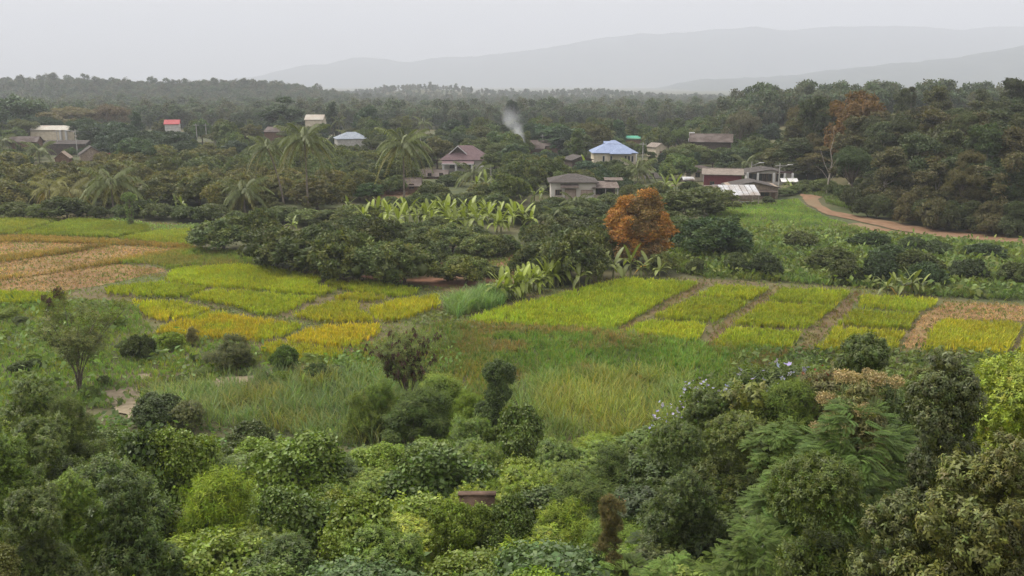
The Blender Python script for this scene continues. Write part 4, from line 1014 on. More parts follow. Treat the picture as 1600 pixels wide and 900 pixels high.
# far left hamlet
h = House('white_roofed_house', 'far left house with long white sheet roof', 'house', 44, 106, 196, 203, 305, 9, 0, .4, protect=(46, 104, 195, 218))
h.walls('cream_wall', gable='x'); h.roof('gable', 'roof_cream'); h.window(5.2, 1.0, 1, 1); h.window(-2, 1.0, 1, 1); h.posts((h.wx - .3, h.wx - 2.2), -h.wy - .5, h.ze, 'white_paint', .3)
h = House('brown_barn', 'brown barn roof at far left below the white roof', 'barn', 8, 52, 213, 222, 275, 7, .2, .4, protect=(12, 48, 213, 223)); h.walls('wood_wall', gable='x'); h.roof('gable', 'roof_brown'); h.bx('door', -.7, .7, -h.wy - .04, -h.wy + .02, 0, 1.9, 'frame')
h = House('long_grey_barn', 'long grey roof behind the leaning utility poles at left', 'barn', 66, 134, 219, 225, 268, 6, 0, .3, protect=(92, 132, 219, 227)); h.walls('dark_wood', gable='x'); h.roof('gable', 'roof_grey'); h.bx('door', -.7, .7, -h.wy - .04, -h.wy + .02, 0, 1.6, 'frame')
h = House('thatched_hut', 'thatched hut with pinkish gable at left', 'hut', 80, 103, 236, 248, 226, 5, .3, .3, protect=(83, 101, 236, 250)); h.walls('wood_wall', gable='y'); h.roof('gable', 'thatch', axis='y'); h.bx('door', -.5, .5, -h.wy - .04, -h.wy + .02, 0, 1.5, 'frame')
h = House('grey_gable_house', 'grey gable end facing right beside the red awning', 'house', 118, 150, 228, 242, 232, 6, .5, .3, protect=(122, 150, 229, 246)); h.walls('brick_wall', gable='y'); h.roof('gable', 'roof_grey', axis='y'); h.window(0, .6, .9, .8)
V, F = roof_shed(h.hw + .1, h.hw + 1.6, -1, 1, h.ze - .3, h.ze + .2); h.part('red_awning', V, F, 'roof_red')
h = House('red_roofed_house', 'house with scarlet roof and white wall among dark trees', 'house', 253, 276, 187, 194, 312, 6, .25, .3, protect=(255, 274, 186, 201)); h.walls('white_wall', gable='x'); h.roof('gable', 'roof_red'); h.window(0, .8, .9, .9)
h = House('cream_roofed_house', 'house with cream roof above the tallest palm', 'house', 475, 505, 179, 187, 330, 7, 0, .3, protect=(477, 503, 178, 190)); h.walls('cream_wall', gable='x'); h.roof('gable', 'roof_cream'); h.window(0, .8, .9, .9); h.window(2, .8, .9, .9)
h = House('blue_grey_roofed_house', 'blue grey tent shaped roof between two tall palms', 'house', 520, 570, 206, 217, 268, 9, .3, .3, protect=(522, 566, 205, 221)); h.walls('concrete'); h.roof('hip', 'roof_bluegrey', rl=2.5); h.window(0, .5, .9, .8)
h = House('brown_roofed_cottage', 'brown cottage roof left of the tallest palm crown', 'house', 413, 452, 198, 206, 300, 7, -.2, .3, protect=(416, 440, 197, 208)); h.walls('wood_wall', gable='x'); h.roof('gable', 'roof_brown'); h.window(0, .6, .9, .8)
# distant temple roofs
for (u0, u1, vr, ve, lab) in ((485, 509, 154, 158, 'larger distant temple with tiered orange roof'), (476, 486, 152, 158, 'smaller distant temple hall with orange roof')):
    h = House('temple', lab, 'temple', u0, u1, vr, ve, 1050, 12, 0, .5, protect=(u0, u1, vr - 1, ve + 2))
    h.walls('white_wall', gable='x'); h.roof('gable', 'roof_orange')
    V, F = roof_gable(-h.hw * .55, h.hw * .55, -2.6, 2.6, h.zr - .3, h.zr + 2.2, 'x'); h.part('upper_roof', V, F, 'roof_orange'); h.window(0, 1, 1.4, 1.6)

# utility poles, street lamps and cables
def pole(u, vt, y, label, lamp=0, arm=1, r=.13):
    t = P(u, vt, y); g = gh(t[0], y); H = t[2] - g
    o = link('utility_pole', None, None, (t[0], y, g)); o.empty_display_size = .5
    V, F = tube([(0, 0, -.4), (0, 0, H * .5), (0, 0, H)], [r * 1.15, r, r * .8], 6); link('pole', newmesh('pole', V, F, None, 'concrete'), o)
    if arm: V, F = box(-.9, .9, -.07, .07, H - .6, H - .45); link('crossarm', newmesh('crossarm', V, F, None, 'concrete'), o)
    if lamp:
        V, F = tube([(0, 0, H - 1.0), (lamp * 1.2, 0, H - .5), (lamp * 1.6, 0, H - .35)], .05, 5); a = link('lamp_arm', newmesh('lamp_arm', V, F, None, 'concrete'), o)
        V, F = box(lamp * 1.5, lamp * 2.6, -.12, .12, H - .38, H - .22) if lamp > 0 else box(lamp * 2.6, lamp * 1.5, -.12, .12, H - .38, H - .22)
        ob = link('lamp_head', newmesh('lamp_head', V, F, None, 'white_paint'), a)
    tag(o, label, 'pole', 'utility poles'); PROT.append((u - 3, u + 3, vt, vt + 22, y))
    return (t[0], y, t[2] - .4)
pts = {}
pts['a'] = pole(1219, 255, 178, 'street lamp pole in front of the columned house', 1)
pts['b'] = pole(1175, 252, 190, 'thin lamp pole above the maroon house', 1, 0, .09)
pts['c'] = pole(767, 258, 196, 'street lamp pole right of the plum house', -1, 0, .1)
pts['d'] = pole(1005, 222, 225, 'grey pole right of the blue roofed house', 0, 1)
pts['e'] = pole(848, 210, 268, 'grey pole above the smoke house', 0, 1)
pts['f'] = pole(657, 210, 262, 'grey pole right of the tall centre palm', 0, 1)
pts['g'] = pole(306, 193, 300, 'left of two grey poles under the wood', 0, 1)
pts['h'] = pole(321, 193, 298, 'right of two grey poles under the wood', 0, 1)
pts['i'] = pole(88, 203, 270, 'grey pole in front of the white sheet roof', 0, 1)
pts['j'] = pole(117, 202, 262, 'grey pole right of the white sheet roof', -1, 1)
pts['k'] = pole(-30, 192, 285, 'grey pole beyond the left edge of the hamlet', 0, 1)
for a, b, lab in (('k', 'i', 'power cable sagging over the far left roofs'), ('i', 'h', 'power cable crossing in front of the red roofed house'), ('h', 'f', 'power cable passing behind the two tallest palms'), ('f', 'e', 'power cable running to the smoke'), ('e', 'd', 'power cable above the blue roof'), ('a', 'b', 'lamp cable over the columned house')):
    A, B = np.array(pts[a]), np.array(pts[b]); s = np.linspace(0, 1, 14)[:, None]
    path = A + (B - A) * s; path[:, 2] -= 4 * .9 * (s * (1 - s))[:, 0]
    V, F = tube(path, .035, 4); o = link('power_cable', newmesh('power_cable', V, F, None, 'wire'))
    tag(o, lab, 'cable', 'power cables')

# ------------------------------------------------------------------ orchard and village trees
DK, DK2, OL, MID, BLU = (.068, .088, .030), (.086, .106, .034), (.120, .122, .042), (.095, .122, .040), (.052, .078, .040)
def orch(u, vb, w_, vt, tint=DK2, label=None, desc='dark round orchard tree', kind='orchard', name='orchard_tree'):
    k = random.uniform(.82, 1.3); return plant_px(kind, name, 'tree', u, vb, w_, vt, tuple(k * c for c in tint), desc, label, 'orchard trees')
orch(348, 392, 102, 337, DK2, 'round dark orchard tree standing alone at the rice edge')
orch(410, 388, 74, 320, MID, 'paler round orchard tree just right of the lone round one')
for a in ((425, 418, 96, 348), (470, 425, 118, 352), (540, 437, 112, 352), (510, 415, 110, 345), (592, 445, 100, 372), (630, 446, 105, 375), (640, 425, 90, 365), (590, 400, 95, 335), (560, 392, 80, 330), (668, 415, 80, 372),
          (705, 393, 84, 346), (728, 444, 86, 396), (700, 440, 40, 410), (752, 402, 70, 362), (775, 400, 52, 366), (790, 396, 44, 366), (770, 432, 50, 415),
          (845, 432, 92, 372), (890, 437, 118, 352), (925, 415, 80, 350), (860, 405, 90, 345), (820, 428, 50, 395), (900, 380, 100, 335), (940, 395, 60, 345), (830, 380, 40, 345), (1030, 428, 44, 393)):
    orch(*a, random.choice((DK, DK2, DK2)))
orch(1115, 400, 112, 333, (.055, .085, .032), 'big bushy tree on the meadow edge right of the orange tree', kind='orchard')
orch(1075, 350, 110, 292, DK2, desc='dark leafy tree right of the orange tree', kind='broad', name='village_tree')
orch(1110, 335, 80, 290, DK2, desc='dark leafy tree below the little hut', kind='broad', name='village_tree')
orch(1050, 385, 70, 335, DK, desc='dark leafy tree right of the orange tree', kind='broad', name='village_tree')
for a in ((1150, 427, 42, 399), (1197, 432, 54, 398), (1300, 424, 74, 391), (1318, 441, 54, 408), (1372, 443, 60, 403), (1385, 424, 66, 384), (1432, 432, 66, 394), (1445, 450, 58, 413), (1512, 438, 62, 408), (1588, 447, 56, 413), (1535, 405, 64, 384), (1425, 396, 46, 375), (1090, 428, 26, 408), (1250, 388, 60, 366), (1462, 402, 50, 380), (1360, 390, 60, 368), (1650, 440, 60, 405)):
    a = (a[0], a[1], a[2], a[3] - 6); plant_px('bush', 'meadow_bush', 'bush', *a, random.choice((DK2, (.055, .078, .03), (.06, .09, .032))), 'dark rounded meadow bush', None, 'meadow bushes', crown='foliage', wood='stem')
for a in ((850, 340, 60, 312), (885, 350, 70, 320), (930, 348, 70, 318), (955, 330, 50, 306), (1035, 340, 70, 300), (820, 350, 50, 322), (795, 345, 50, 316), (700, 325, 60, 300), (735, 322, 60, 298), (665, 328, 60, 300), (770, 330, 60, 300), (560, 345, 70, 318), (520, 352, 70, 325), (620, 330, 50, 308), (960, 355, 50, 330)):
    orch(*a, random.choice((DK2, MID, DK2)), desc='leafy tree of the rear orchard')
for a in ((690, 362, 60, 336), (740, 385, 60, 352), (640, 372, 60, 345), (660, 385, 70, 352)):
    orch(*a, DK2)
for a in ((868, 326, 40, 306), (900, 328, 50, 307), (930, 326, 44, 308), (950, 318, 36, 300), (1010, 330, 60, 298), (610, 322, 30, 306), (640, 318, 30, 305), (700, 290, 40, 272), (720, 283, 36, 266), (1080, 305, 40, 282), (1095, 318, 44, 292), (1200, 318, 20, 306), (1228, 306, 26, 293)):
    orch(*a, random.choice((DK2, MID, MID)), desc='garden bush by the houses', kind='bush', name='garden_bush')
for a in ((1252, 301, 34, 286), (1272, 300, 30, 287), (1300, 303, 34, 286), (1318, 310, 36, 288), (1262, 296, 40, 280), (1285, 297, 40, 278), (1335, 318, 40, 292), (1240, 303, 26, 290)):
    orch(*a, random.choice((DK2, MID, MID)), desc='bush by the dead tree', kind='bush', name='garden_bush')
# turning tree
r = np.random.default_rng(33)
lb = dome_lobes(r, 7.0, 9.2, 40, 1.0, .03); lb[-1] = (0, 0, 4.4, 2.6); p_, n_ = crown_points(r, 3600, lb, 6, .45, -.5)
tp = [tpl_cluster(r, 6, .34, .11, .5) for _ in range(4)]
ov = (vnoise(p_[:, 0] * .7, p_[:, 2] * .5 + p_[:, 1] * .4) + .35 * (p_[:, 2] / 9.2 - .5))[:, None]
cv = np.where(ov > .52, np.array([[1.45, 1.05, .6]]), np.array([[.85, .84, .9]]))
add_proto('turning', scatter(tp, p_, n_, r.uniform(.8, 1.3, len(p_)), r, .2, .07, cv), limbs(r, lb[:12], 2.5, .2))
plant_px('turning', 'turning_tree', 'tree', 995, 412, 98, 289, (.245, .155, .055), None, 'tall orange brown tree standing among green orchard trees')
for a in ((25, 342, 52, 313), (105, 343, 68, 304), (155, 343, 36, 320), (250, 343, 54, 316), (285, 342, 44, 320), (330, 344, 56, 316), (440, 347, 64, 320), (480, 351, 64, 326), (300, 346, 54, 321), (60, 343, 40, 318), (195, 341, 40, 318), (225, 339, 46, 310), (370, 350, 40, 328), (-30, 344, 60, 312)):
    orch(*a, random.choice((DK2, DK, MID)), desc='low tree at rice edge', kind='bush')
# far left orchards up to the hamlet, village trees: jittered rows, leaving houses and palms in view
def clear(u, v0, v1, hw, y, soft=0.25):
    for a, b, c, d, yy in PROT:
        if y < yy - 1 and u + hw * (1 - soft) > a and u - hw * (1 - soft) < b and v0 < d and v1 > c: return False
    return True
def free(x, y, rad, k=.62):
    return all((x - a) ** 2 + (y - b) ** 2 > (k * (rad + c)) ** 2 for a, b, c in USED)
vr = random.Random(21)
yy = 141.0; row = 0
while yy < 335:
    step = 7.2 if yy < 175 else (9.0 if yy < 230 else 11.5)
    half = .62 * yy + 12; x = -half + vr.uniform(0, step)
    while x < .22 * yy + 20:
        xx, y2 = x + vr.uniform(-1.6, 1.6), yy + vr.uniform(-2.4, 2.4)
        x += step * vr.uniform(.85, 1.15)
        u, v = pix(xx, y2, 0)
        if u > 1290 or u < -60: continue
        if y2 < 157 and 560 < u < 1130: continue
        if y2 < 147 and u >= 290: continue
        if u > 1040 and y2 < 180: continue
        if u > 1170 and y2 < 205: continue
        nzv = float(vnoise(np.array(xx * .03 + 5), np.array(y2 * .03)))
        if u < 680 and y2 < 232:
            kind, name, W_, H_, tint, d_ = 'orchard', 'orchard_tree', vr.uniform(7.5, 9.8), vr.uniform(4.8, 6.4), (OL if nzv > .42 else DK2), ('olive tipped orchard tree' if nzv > .42 else 'dark orchard tree')
        elif 120 < u < 300 and 225 < y2 < 300:
            kind, name, W_, H_, tint, d_ = 'broad', 'village_tree', vr.uniform(9, 12), vr.uniform(7, 9.5), BLU, 'dense blue green village tree'
        else:
            kind = vr.choice(('broad', 'broad', 'broad', 'orchard', 'airy', 'airy', 'slim') if y2 > 200 else ('broad', 'orchard', 'orchard'))
            name = 'village_tree'
            W_ = vr.uniform(7, 11) if kind != 'slim' else vr.uniform(4.5, 6); H_ = vr.uniform(5.5, 8.5) + (1.6 if y2 > 260 else 0) + (2 if kind == 'slim' else 0)
            tint = vr.choice((MID, DK2, BLU, (.12, .125, .045), (.09, .13, .04), DK2)); d_ = {'broad': 'leafy village tree', 'orchard': 'round village tree', 'airy': 'wide open crowned tree', 'slim': 'slim upright village tree'}[kind]
        ok = False
        for k in (1.0, .8, .62, .45, .32):
            f = y2 * cp + (CZ) * sp; hw = W_ * k / 2 * FPX / f
            vt = pix(xx, y2, H_ * k)[1]
            if clear(u, vt, v, hw, y2) and free(xx, y2, W_ * k / 2): ok = True; break
        if ok and k < .5: kind = 'bush'
        if ok: plant(kind, name, 'tree', xx, y2, W_ * k, H_ * k, tint, d_, None, 'orchard trees' if name == 'orchard_tree' else 'village trees')
    yy += step * .92; row += 1
# singled-out village trees
def vt_(kind, u, vt, wpx, y, tint, label, name='village_tree', group='village trees'):
    t = P(u, vt, y); g = gh(t[0], y)
    return plant(kind, name, 'tree', t[0], y, wpx * (y * cp) / FPX, t[2] - g, tuple(1.45 * c for c in tint), None, label, group)
vt_('slim', 518, 158, 28, 330, (.035, .045, .03), 'dark ragged tree right of the cream roof')
vt_('broad', 571, 163, 44, 325, (.045, .075, .04), 'dense green tree standing high behind the blue grey roof')
vt_('airy', 628, 180, 46, 300, (.10, .11, .07), 'pale flowering tree behind the tall centre palm')
vt_('broad', 797, 155, 30, 330, (.045, .06, .04), 'tall thin tree standing in the smoke')
vt_('broad', 965, 185, 26, 300, (.05, .08, .035), 'rounded green tree behind the blue roof')
vt_('broad', 30, 145, 95, 330, (.06, .085, .045), 'broad pale green tree at the far left edge')
vt_('airy', 95, 165, 90, 335, (.12, .10, .05), 'wide tan crowned tree above the white sheet roof')
vt_('airy', 170, 160, 60, 345, (.11, .085, .06), 'brownish bare looking tree right of the tan crown')
vt_('woodland', 440, 150, 70, 345, (.05, .075, .035), 'tall green tree at the end of the left ridge')
vt_('broad', 210, 215, 60, 215, (.055, .085, .04), 'feathery green tree above the drooping palm', )
vt_('broad', 575, 284, 48, 160, (.045, .075, .026), 'dense round green tree left of the plank house')
vt_('broad', 880, 195, 90, 270, (.045, .075, .034), 'wide green tree between smoke and blue roof')
vt_('broad', 840, 192, 60, 285, (.045, .075, .034), 'green tree directly right of the smoke')
vt_('broad', 920, 250, 50, 205, (.04, .065, .036), 'dark round tree in front of the blue roofed house')
vt_('broad', 800, 222, 50, 215, (.045, .07, .03), 'dark round tree right of the plum house')
vt_('airy', 1080, 222, 60, 215, (.08, .10, .04), 'light green tree left of the dark barn')
vt_('airy', 1160, 168, 50, 250, (.095, .09, .05), 'tall dry looking tree above the dark barn')
vt_('broad', 1150, 230, 60, 212, (.04, .06, .03), 'dark tree behind the hip roofed house')
vt_('broad', 1210, 225, 60, 215, (.04, .06, .03), 'dark tree behind the columned house')
# vine-wrapped stump in the rice
p_ = at(205, 355)
o = link('vine_stump', None, None, tuple(p_)); tag(o, 'topped trunk wrapped in creeper at the rice edge', 'stump')
V, F = tube([(0, 0, -.2), (.1, 0, 2.2), (0, .05, 4.2)], [.35, .3, .28], 8); link('trunk', newmesh('trunk', V, F, None, 'bark', True), o)
r = np.random.default_rng(8); lb = [(0, 0, .5 + .55 * i, .42) for i in range(7)] + [(0, 0, 4.4, .75), (.55, 0, 4.5, .5), (-.5, .1, 4.4, .55)]
q, n_ = crown_points(r, 650, lb, 0, .5, -.8, .7); V, F, C = scatter([tpl_cluster(r, 4, .2, .13, .4) for _ in range(3)], q, n_, 1.0, r, .2, .05); link('creeper', newmesh('creeper', V, F, C, 'leaf'), o, color=(.09, .125, .035))
# dead tree by the track
r = np.random.default_rng(15)
p_ = at(1292, 303)
o = link('dead_tree', None, None, tuple(p_)); tag(o, 'bare grey dead tree beside the red track', 'tree')
V, F = tube([(0, 0, -.2), (.1, 0, 2), (.3, 0, 4)], [.22, .18, .14], 7); link('trunk', newmesh('trunk', V, F, None, 'pale_bark', True), o)
for path, rr in (([(.3, 0, 4), (.5, 0, 6), (.1, .2, 8), (.6, .2, 10.5), (.3, .1, 12)], .11), ([(.25, 0, 3.6), (-.8, .1, 5.5), (-1.4, .2, 7.2), (-1.9, .2, 8.6)], .09), ([(.1, 0, 2.6), (-1.2, .3, 4.4), (-2.4, .3, 5.2)], .07), ([(.4, 0, 4.6), (1.3, .2, 6.4), (1.5, .1, 7.8)], .07), ([(.2, 0, 2), (1.0, -.2, 3.6), (1.5, -.2, 4.6)], .06)):
    V, F = tube(path, np.linspace(rr, .025, len(path)), 6); link('branch', newmesh('branch', V, F, None, 'pale_bark', True), o)
PROT.append((1272, 1308, 212, 300, p_[1]))

# ------------------------------------------------------------------ wood on the right
wr = random.Random(77)
WT = ((.068, .080, .034), (.080, .090, .038), (.095, .090, .038), (.072, .095, .04), (.11, .10, .042))
def wood(u, vt, wpx, y, tint, label=None, kind='woodland', group='trees of the wood on the right', desc=None):
    t = P(u, vt, y); g = gh(t[0], y)
    return plant(kind, 'woodland_tree', 'tree', t[0], y, wpx * y / FPX, max(4, t[2] - g), tint, desc or 'tree of the right hand wood', label, group)
wood(1345, 138, 92, 190, (.17, .10, .035), 'rusty topped tree on the skyline of the right wood', 'broad')
wood(1275, 147, 66, 205, WT[0], 'dark tall tree left of the rusty topped tree')
wood(1410, 136, 26, 215, WT[1], 'first thin tree sticking out right of the rusty tree'); wood(1428, 134, 22, 218, WT[1], 'second thin tree sticking out right of the rusty tree')
wood(1468, 132, 42, 200, WT[1], 'round topped tree rising above the right wood'); wood(1535, 136, 36, 210, WT[0], 'thin skyline tree right of the round topped one')
wood(1590, 120, 60, 195, WT[0], 'tallest tree at the right edge of the skyline')
def track_v(u): return float(np.interp(u, [1240, 1290, 1345, 1400, 1470, 1540, 1700], [296, 306, 330, 340, 352, 354, 356]))
for layer, (dy, n, tmin, tmax, wmin, wmax) in enumerate(((-3, 26, 285, 320, 36, 52), (4, 24, 225, 275, 44, 66), (13, 22, 198, 240, 48, 70), (24, 20, 178, 206, 48, 70), (38, 18, 166, 186, 48, 66), (54, 16, 156, 172, 44, 62))):
    for i in range(n):
        u = 1235 + (i + .5 + wr.uniform(-.3, .3)) / n * 440
        if layer == 0 and u < 1310: continue
        y = at(min(u, 1600), track_v(u))[1] + dy + wr.uniform(-2, 3)
        if u < 1335: y = max(y, 186 + dy * .8)
        vt = wr.uniform(tmin, tmax) - (8 if u > 1500 else 0)
        if layer == 0: vt = track_v(u) - wr.uniform(22, 45)
        if not clear(u, vt, 400, wr.uniform(wmin, wmax) * .3, y): continue
        wood(u, vt, wr.uniform(wmin, wmax), y, wr.choice(WT), kind='bush' if layer == 0 else wr.choice(('woodland', 'woodland', 'woodland', 'airy', 'broad')), desc='low bush at the foot of the wood' if layer == 0 else None)

# ------------------------------------------------------------------ distant woods (one mass) and mountains
fcol = bpy.data.collections.new('forest_tree_kinds')
for k in range(6):
    r = np.random.default_rng(600 + k); lb = []
    for i in range(13):
        f = r.uniform(0, 1); a = r.uniform(0, 6.28); rr = .26 * (1 - .55 * f) * r.uniform(.3, 1.05)
        lb.append((math.cos(a) * rr, math.sin(a) * rr, .33 + .55 * f, r.uniform(.09, .15)))
    q, nn = crown_points(r, 300, lb, 4, .5, -.6)
    T = [tpl_cluster(r, 3, .07, .04, .5) for _ in range(3)]
    V, F, C = scatter(T, q, nn, r.uniform(.8, 1.3, len(q)), r, .2, .06)
    tv, tf = tube([(0, 0, -.05), (0, 0, .7)], [.02, .01], 4)
    C = C * np.array(((.9, .95, 1), (1, 1, 1), (.85, 1, 1), (1.15, 1.05, 1.1), (.95, 1.1, 1), (1.3, 1.15, 1.2))[k])
    V, F, C = join([(V, F, C), (tv, tf, np.full((len(tv), 3), 1.5))])
    ob = bpy.data.objects.new('forest_tree', newmesh('forest_tree', V, F, C, 'leaf')); fcol.objects.link(ob)
def forest_mass(name, label, region, n, seed, hmin, hmax):
    """a wood too far off to count: small trees scattered over the terrain"""
    r = np.random.default_rng(seed); pos = []
    while len(pos) < n:
        u, yv = r.uniform(-80, 1700, 4000), 1 / r.uniform(1 / 1750, 1 / 300, 4000)
        m = region(u, yv); x = (u - 800) / FPX * yv
        pos += list(np.column_stack([x[m], yv[m]]))
    pos = np.array(pos[:n]); z = ground_h(pos[:, 0], pos[:, 1])
    me = bpy.data.meshes.new(name); me.vertices.add(n); me.vertices.foreach_set('co', np.column_stack([pos, z]).astype(np.float32).ravel())
    sA = me.attributes.new('size', 'FLOAT', 'POINT'); sA.data.foreach_set('value', (r.uniform(hmin, hmax, n) * (1 + .4 * (r.random(n) > .94))).astype(np.float32))
    rA = me.attributes.new('turn', 'FLOAT', 'POINT'); rA.data.foreach_set('value', r.uniform(0, 6.28, n).astype(np.float32))
    o = link(name, me, color=(.064, .074, .042))
    g = bpy.data.node_groups.new(name, 'GeometryNodeTree')
    g.interface.new_socket('Geometry', in_out='INPUT', socket_type='NodeSocketGeometry'); g.interface.new_socket('Geometry', in_out='OUTPUT', socket_type='NodeSocketGeometry')
    N = g.nodes.new; gi, go = N('NodeGroupInput'), N('NodeGroupOutput')
    ci = N('GeometryNodeCollectionInfo'); ci.inputs['Collection'].default_value = fcol; ci.inputs['Separate Children'].default_value = True; ci.inputs['Reset Children'].default_value = True
    ip = N('GeometryNodeInstanceOnPoints'); ip.inputs['Pick Instance'].default_value = True
    a1, a2 = N('GeometryNodeInputNamedAttribute'), N('GeometryNodeInputNamedAttribute')
    a1.data_type = a2.data_type = 'FLOAT'; a1.inputs['Name'].default_value = 'size'; a2.inputs['Name'].default_value = 'turn'
    cx = N('ShaderNodeCombineXYZ'); l = g.links.new
    l(gi.outputs[0], ip.inputs['Points']); l(ci.outputs[0], ip.inputs['Instance'])
    l(a1.outputs[0], ip.inputs['Scale']); l(a2.outputs[0], cx.inputs['Z']); l(cx.outputs[0], ip.inputs['Rotation']); l(ip.outputs[0], go.inputs[0])
    mod = o.modifiers.new('trees', 'NODES'); mod.node_group = g
    tag(o, label, 'woodland', kind='stuff')
forest_mass('distant_forest', 'hazy forest filling the valley behind the village', lambda u, y: (u < 1700) & ((y > 420) | ((u > 1120) & (y > 300))) & (y < 760), 9000, 1, 6.5, 9.5)
forest_mass('ridge_forest', 'hazy wooded ridge behind the left hamlet', lambda u, y: (u < 560) & (y > 640) & (y < 1100), 6000, 2, 7, 12)
forest_mass('hill_forest', 'bluish wooded hills in the centre distance', lambda u, y: (u > 380) & (u < 1700) & (y >= 760) & (y < 1640), 8000, 3, 7, 10)
def mountains(name, ridge, y, depth, seed, base=0):
    us = np.array([p[0] for p in ridge], float); vs = np.array([p[1] for p in ridge], float)
    uu = np.linspace(us[0], us[-1], 260); vv = np.interp(uu, us, vs)
    r = np.random.default_rng(seed)
    vv = vv + 3.0 * (vnoise(uu * .035 + seed, uu * 0) - .5) + 1.6 * (vnoise(uu * .11 + seed, uu * 0 + 4) - .5)
    top = np.array([P(a, b, y) for a, b in zip(uu, vv)])
    fr = np.linspace(0, 1, 13); V = []
    for k, f in enumerate(np.concatenate([fr, 1 + fr[1:] * .8])):
        hgt = math.sin(min(f, 1) * math.pi / 2) ** 1.3 if f <= 1 else max(0, 1 - (f - 1) * 1.2)
        yy = y - depth + depth * f
        x = top[:, 0] * (1 + 0 * f); z = base + (top[:, 2] - base) * hgt
        z = z + (0 if f == 1 else 1) * 14 * (vnoise(x * .006 + seed, x * 0 + yy * .004) - .5) * hgt
        V.append(np.column_stack([x, np.full_like(x, yy), z - 6.5 * (1 - hgt)]))
    n = len(uu); m = len(V); i = np.arange(m - 1)[:, None] * n + np.arange(n - 1)[None]
    F = np.stack([i, i + 1, i + n + 1, i + n], -1).reshape(-1, 4)
    return structure(name, newmesh(name, np.concatenate(V), F, None, 'mountain', True))
mountains('mountain_range', [(-500, 150), (250, 148), (330, 138), (400, 121), (470, 106), (560, 92), (640, 96), (700, 90), (780, 84), (850, 76), (930, 62), (1000, 53), (1080, 51), (1160, 43), (1220, 48), (1300, 41), (1400, 40), (1480, 47), (1550, 42), (1640, 40), (1800, 55), (2100, 90)], 7600, 1500, 5)
mountains('mountain_spur', [(960, 162), (1000, 150), (1060, 133), (1100, 125), (1180, 122), (1250, 115), (1330, 105), (1420, 98), (1500, 88), (1560, 78), (1620, 68), (1750, 55), (2100, 40)], 4200, 900, 6)

# ------------------------------------------------------------------ near hillside
def fg(kind, u, vt, wpx, y, tint, label=None, desc=None, name='shrub', cat='shrub', **kw):
    """plant whose top shows at pixel (u, vt), standing y metres out"""
    t = P(u, vt, y); g = gh(t[0], y); f = y * cp - (t[2] - CZ) * sp
    return plant(kind, name, cat, t[0], y, wpx * f / FPX, max(.8, t[2] - g), tint, desc, label, 'hillside shrubs', crown='foliage', wood='stem', **kw)
SD, SM, SB, SO, SY = (.066, .094, .022), (.104, .150, .026), (.150, .210, .026), (.130, .142, .034), (.168, .212, .03)
fg('creeper', 460, 668, 152, 36, SB, 'bright creeper mound left of the red tinged mound', name='creeper_mound', cat='bush')
fg('creeper', 690, 684, 190, 34, SM, 'wide creeper mound with reddish right flank', name='creeper_mound', cat='bush')
fg('creeper', 775, 556, 66, 46, (0.096, 0.130, 0.034), 'creeper covered cone standing above the tall grass', name='creeper_cone', cat='bush')
fg('creeper', 815, 628, 100, 42, SM, 'dark creeper mound at the foot of the cone', name='creeper_mound', cat='bush')
fg('shrub', 735, 640, 90, 43, SM, 'leafy shrub left of the cone foot', name='shrub')
for u, vt, w_, y, t_ in ((600, 585, 80, 50, SM), (690, 575, 90, 51, SM), (650, 600, 110, 48, SD), (565, 610, 60, 49, SM), (735, 610, 70, 48, SB)): fg('loose', u, vt, w_, y, t_, None, 'loose shrub round the pod shrub')
fg('bush', 445, 538, 46, 63, (0.088, 0.130, 0.030), 'small round green bush on the pasture edge', name='round_bush', cat='bush')
fg('loose', 357, 522, 72, 64, (0.080, 0.098, 0.034), 'spiky dark bush in front of the golden plot', name='spiky_bush', cat='bush')
fg('bush', 215, 520, 50, 66, (0.096, 0.117, 0.036), 'dark weed clump right of the slender tree', name='round_bush', cat='bush')
fg('creeper', 240, 612, 75, 50, (0.072, 0.104, 0.029), 'dark bush beside the bare sandy patch', name='round_bush', cat='bush')
fg('shrub', 290, 622, 60, 50, (0.088, 0.104, 0.036), 'grey green bush right of the sandy patch', name='round_bush', cat='bush')
fg('creeper', 390, 655, 90, 43, (0.080, 0.111, 0.029), 'dark creeper bush above the bright mound', name='creeper_mound', cat='bush')
fg('loose', 302, 508, 22, 70, (.15, .135, .06), 'dry brown wisp bush in the golden rice', name='dry_bush', cat='bush')
fr0 = random.Random(51)
# right-hand thicket
FLW = []; FLW.append(fg('shrub', 1195, 552, 220, 38, SD, 'dark flowering shrub mass below the third column of plots'))
FLW.append(fg('shrub', 1095, 590, 150, 36, SM, 'shrub with lavender blossom at the edge of the tall grass'))
FLW.append(fg('shrub', 1290, 560, 150, 34, (0.096, 0.091, 0.036), 'dark shrub with reddish twigs near the teak'))
fg('shrub', 1070, 655, 150, 29, SD, 'dark shrub below the lavender blossom')
fg('shrub', 1160, 640, 150, 31, (.085, .115, .03), 'dull green shrub right of the lavender blossom')
fg('bigleaf', 1365, 520, 110, 27, SD, 'shrub whose dark shoots overlap the nearest plots')
TEAK = fg('bigleaf', 1340, 595, 150, 24, (0.120, 0.124, 0.042), 'teak with tan flower heads', name='teak_tree', cat='tree')
fg('bigleaf', 1490, 548, 170, 15, (.062, .076, .028), 'dark large leaved tree at the right', name='large_leaved_tree', cat='tree')
fg('shrub', 1590, 545, 190, 19, SY, 'yellow green leafy tree at the right edge', name='shrub')
fg('feathery', 1330, 640, 300, 21, (.105, .16, .03), 'green feathery leaved tree below the teak', name='feathery_tree', cat='tree')
fg('feathery', 1235, 665, 180, 24, (.095, .145, .03), 'feathery leaved tree beside the reddish shrub', name='feathery_tree', cat='tree')
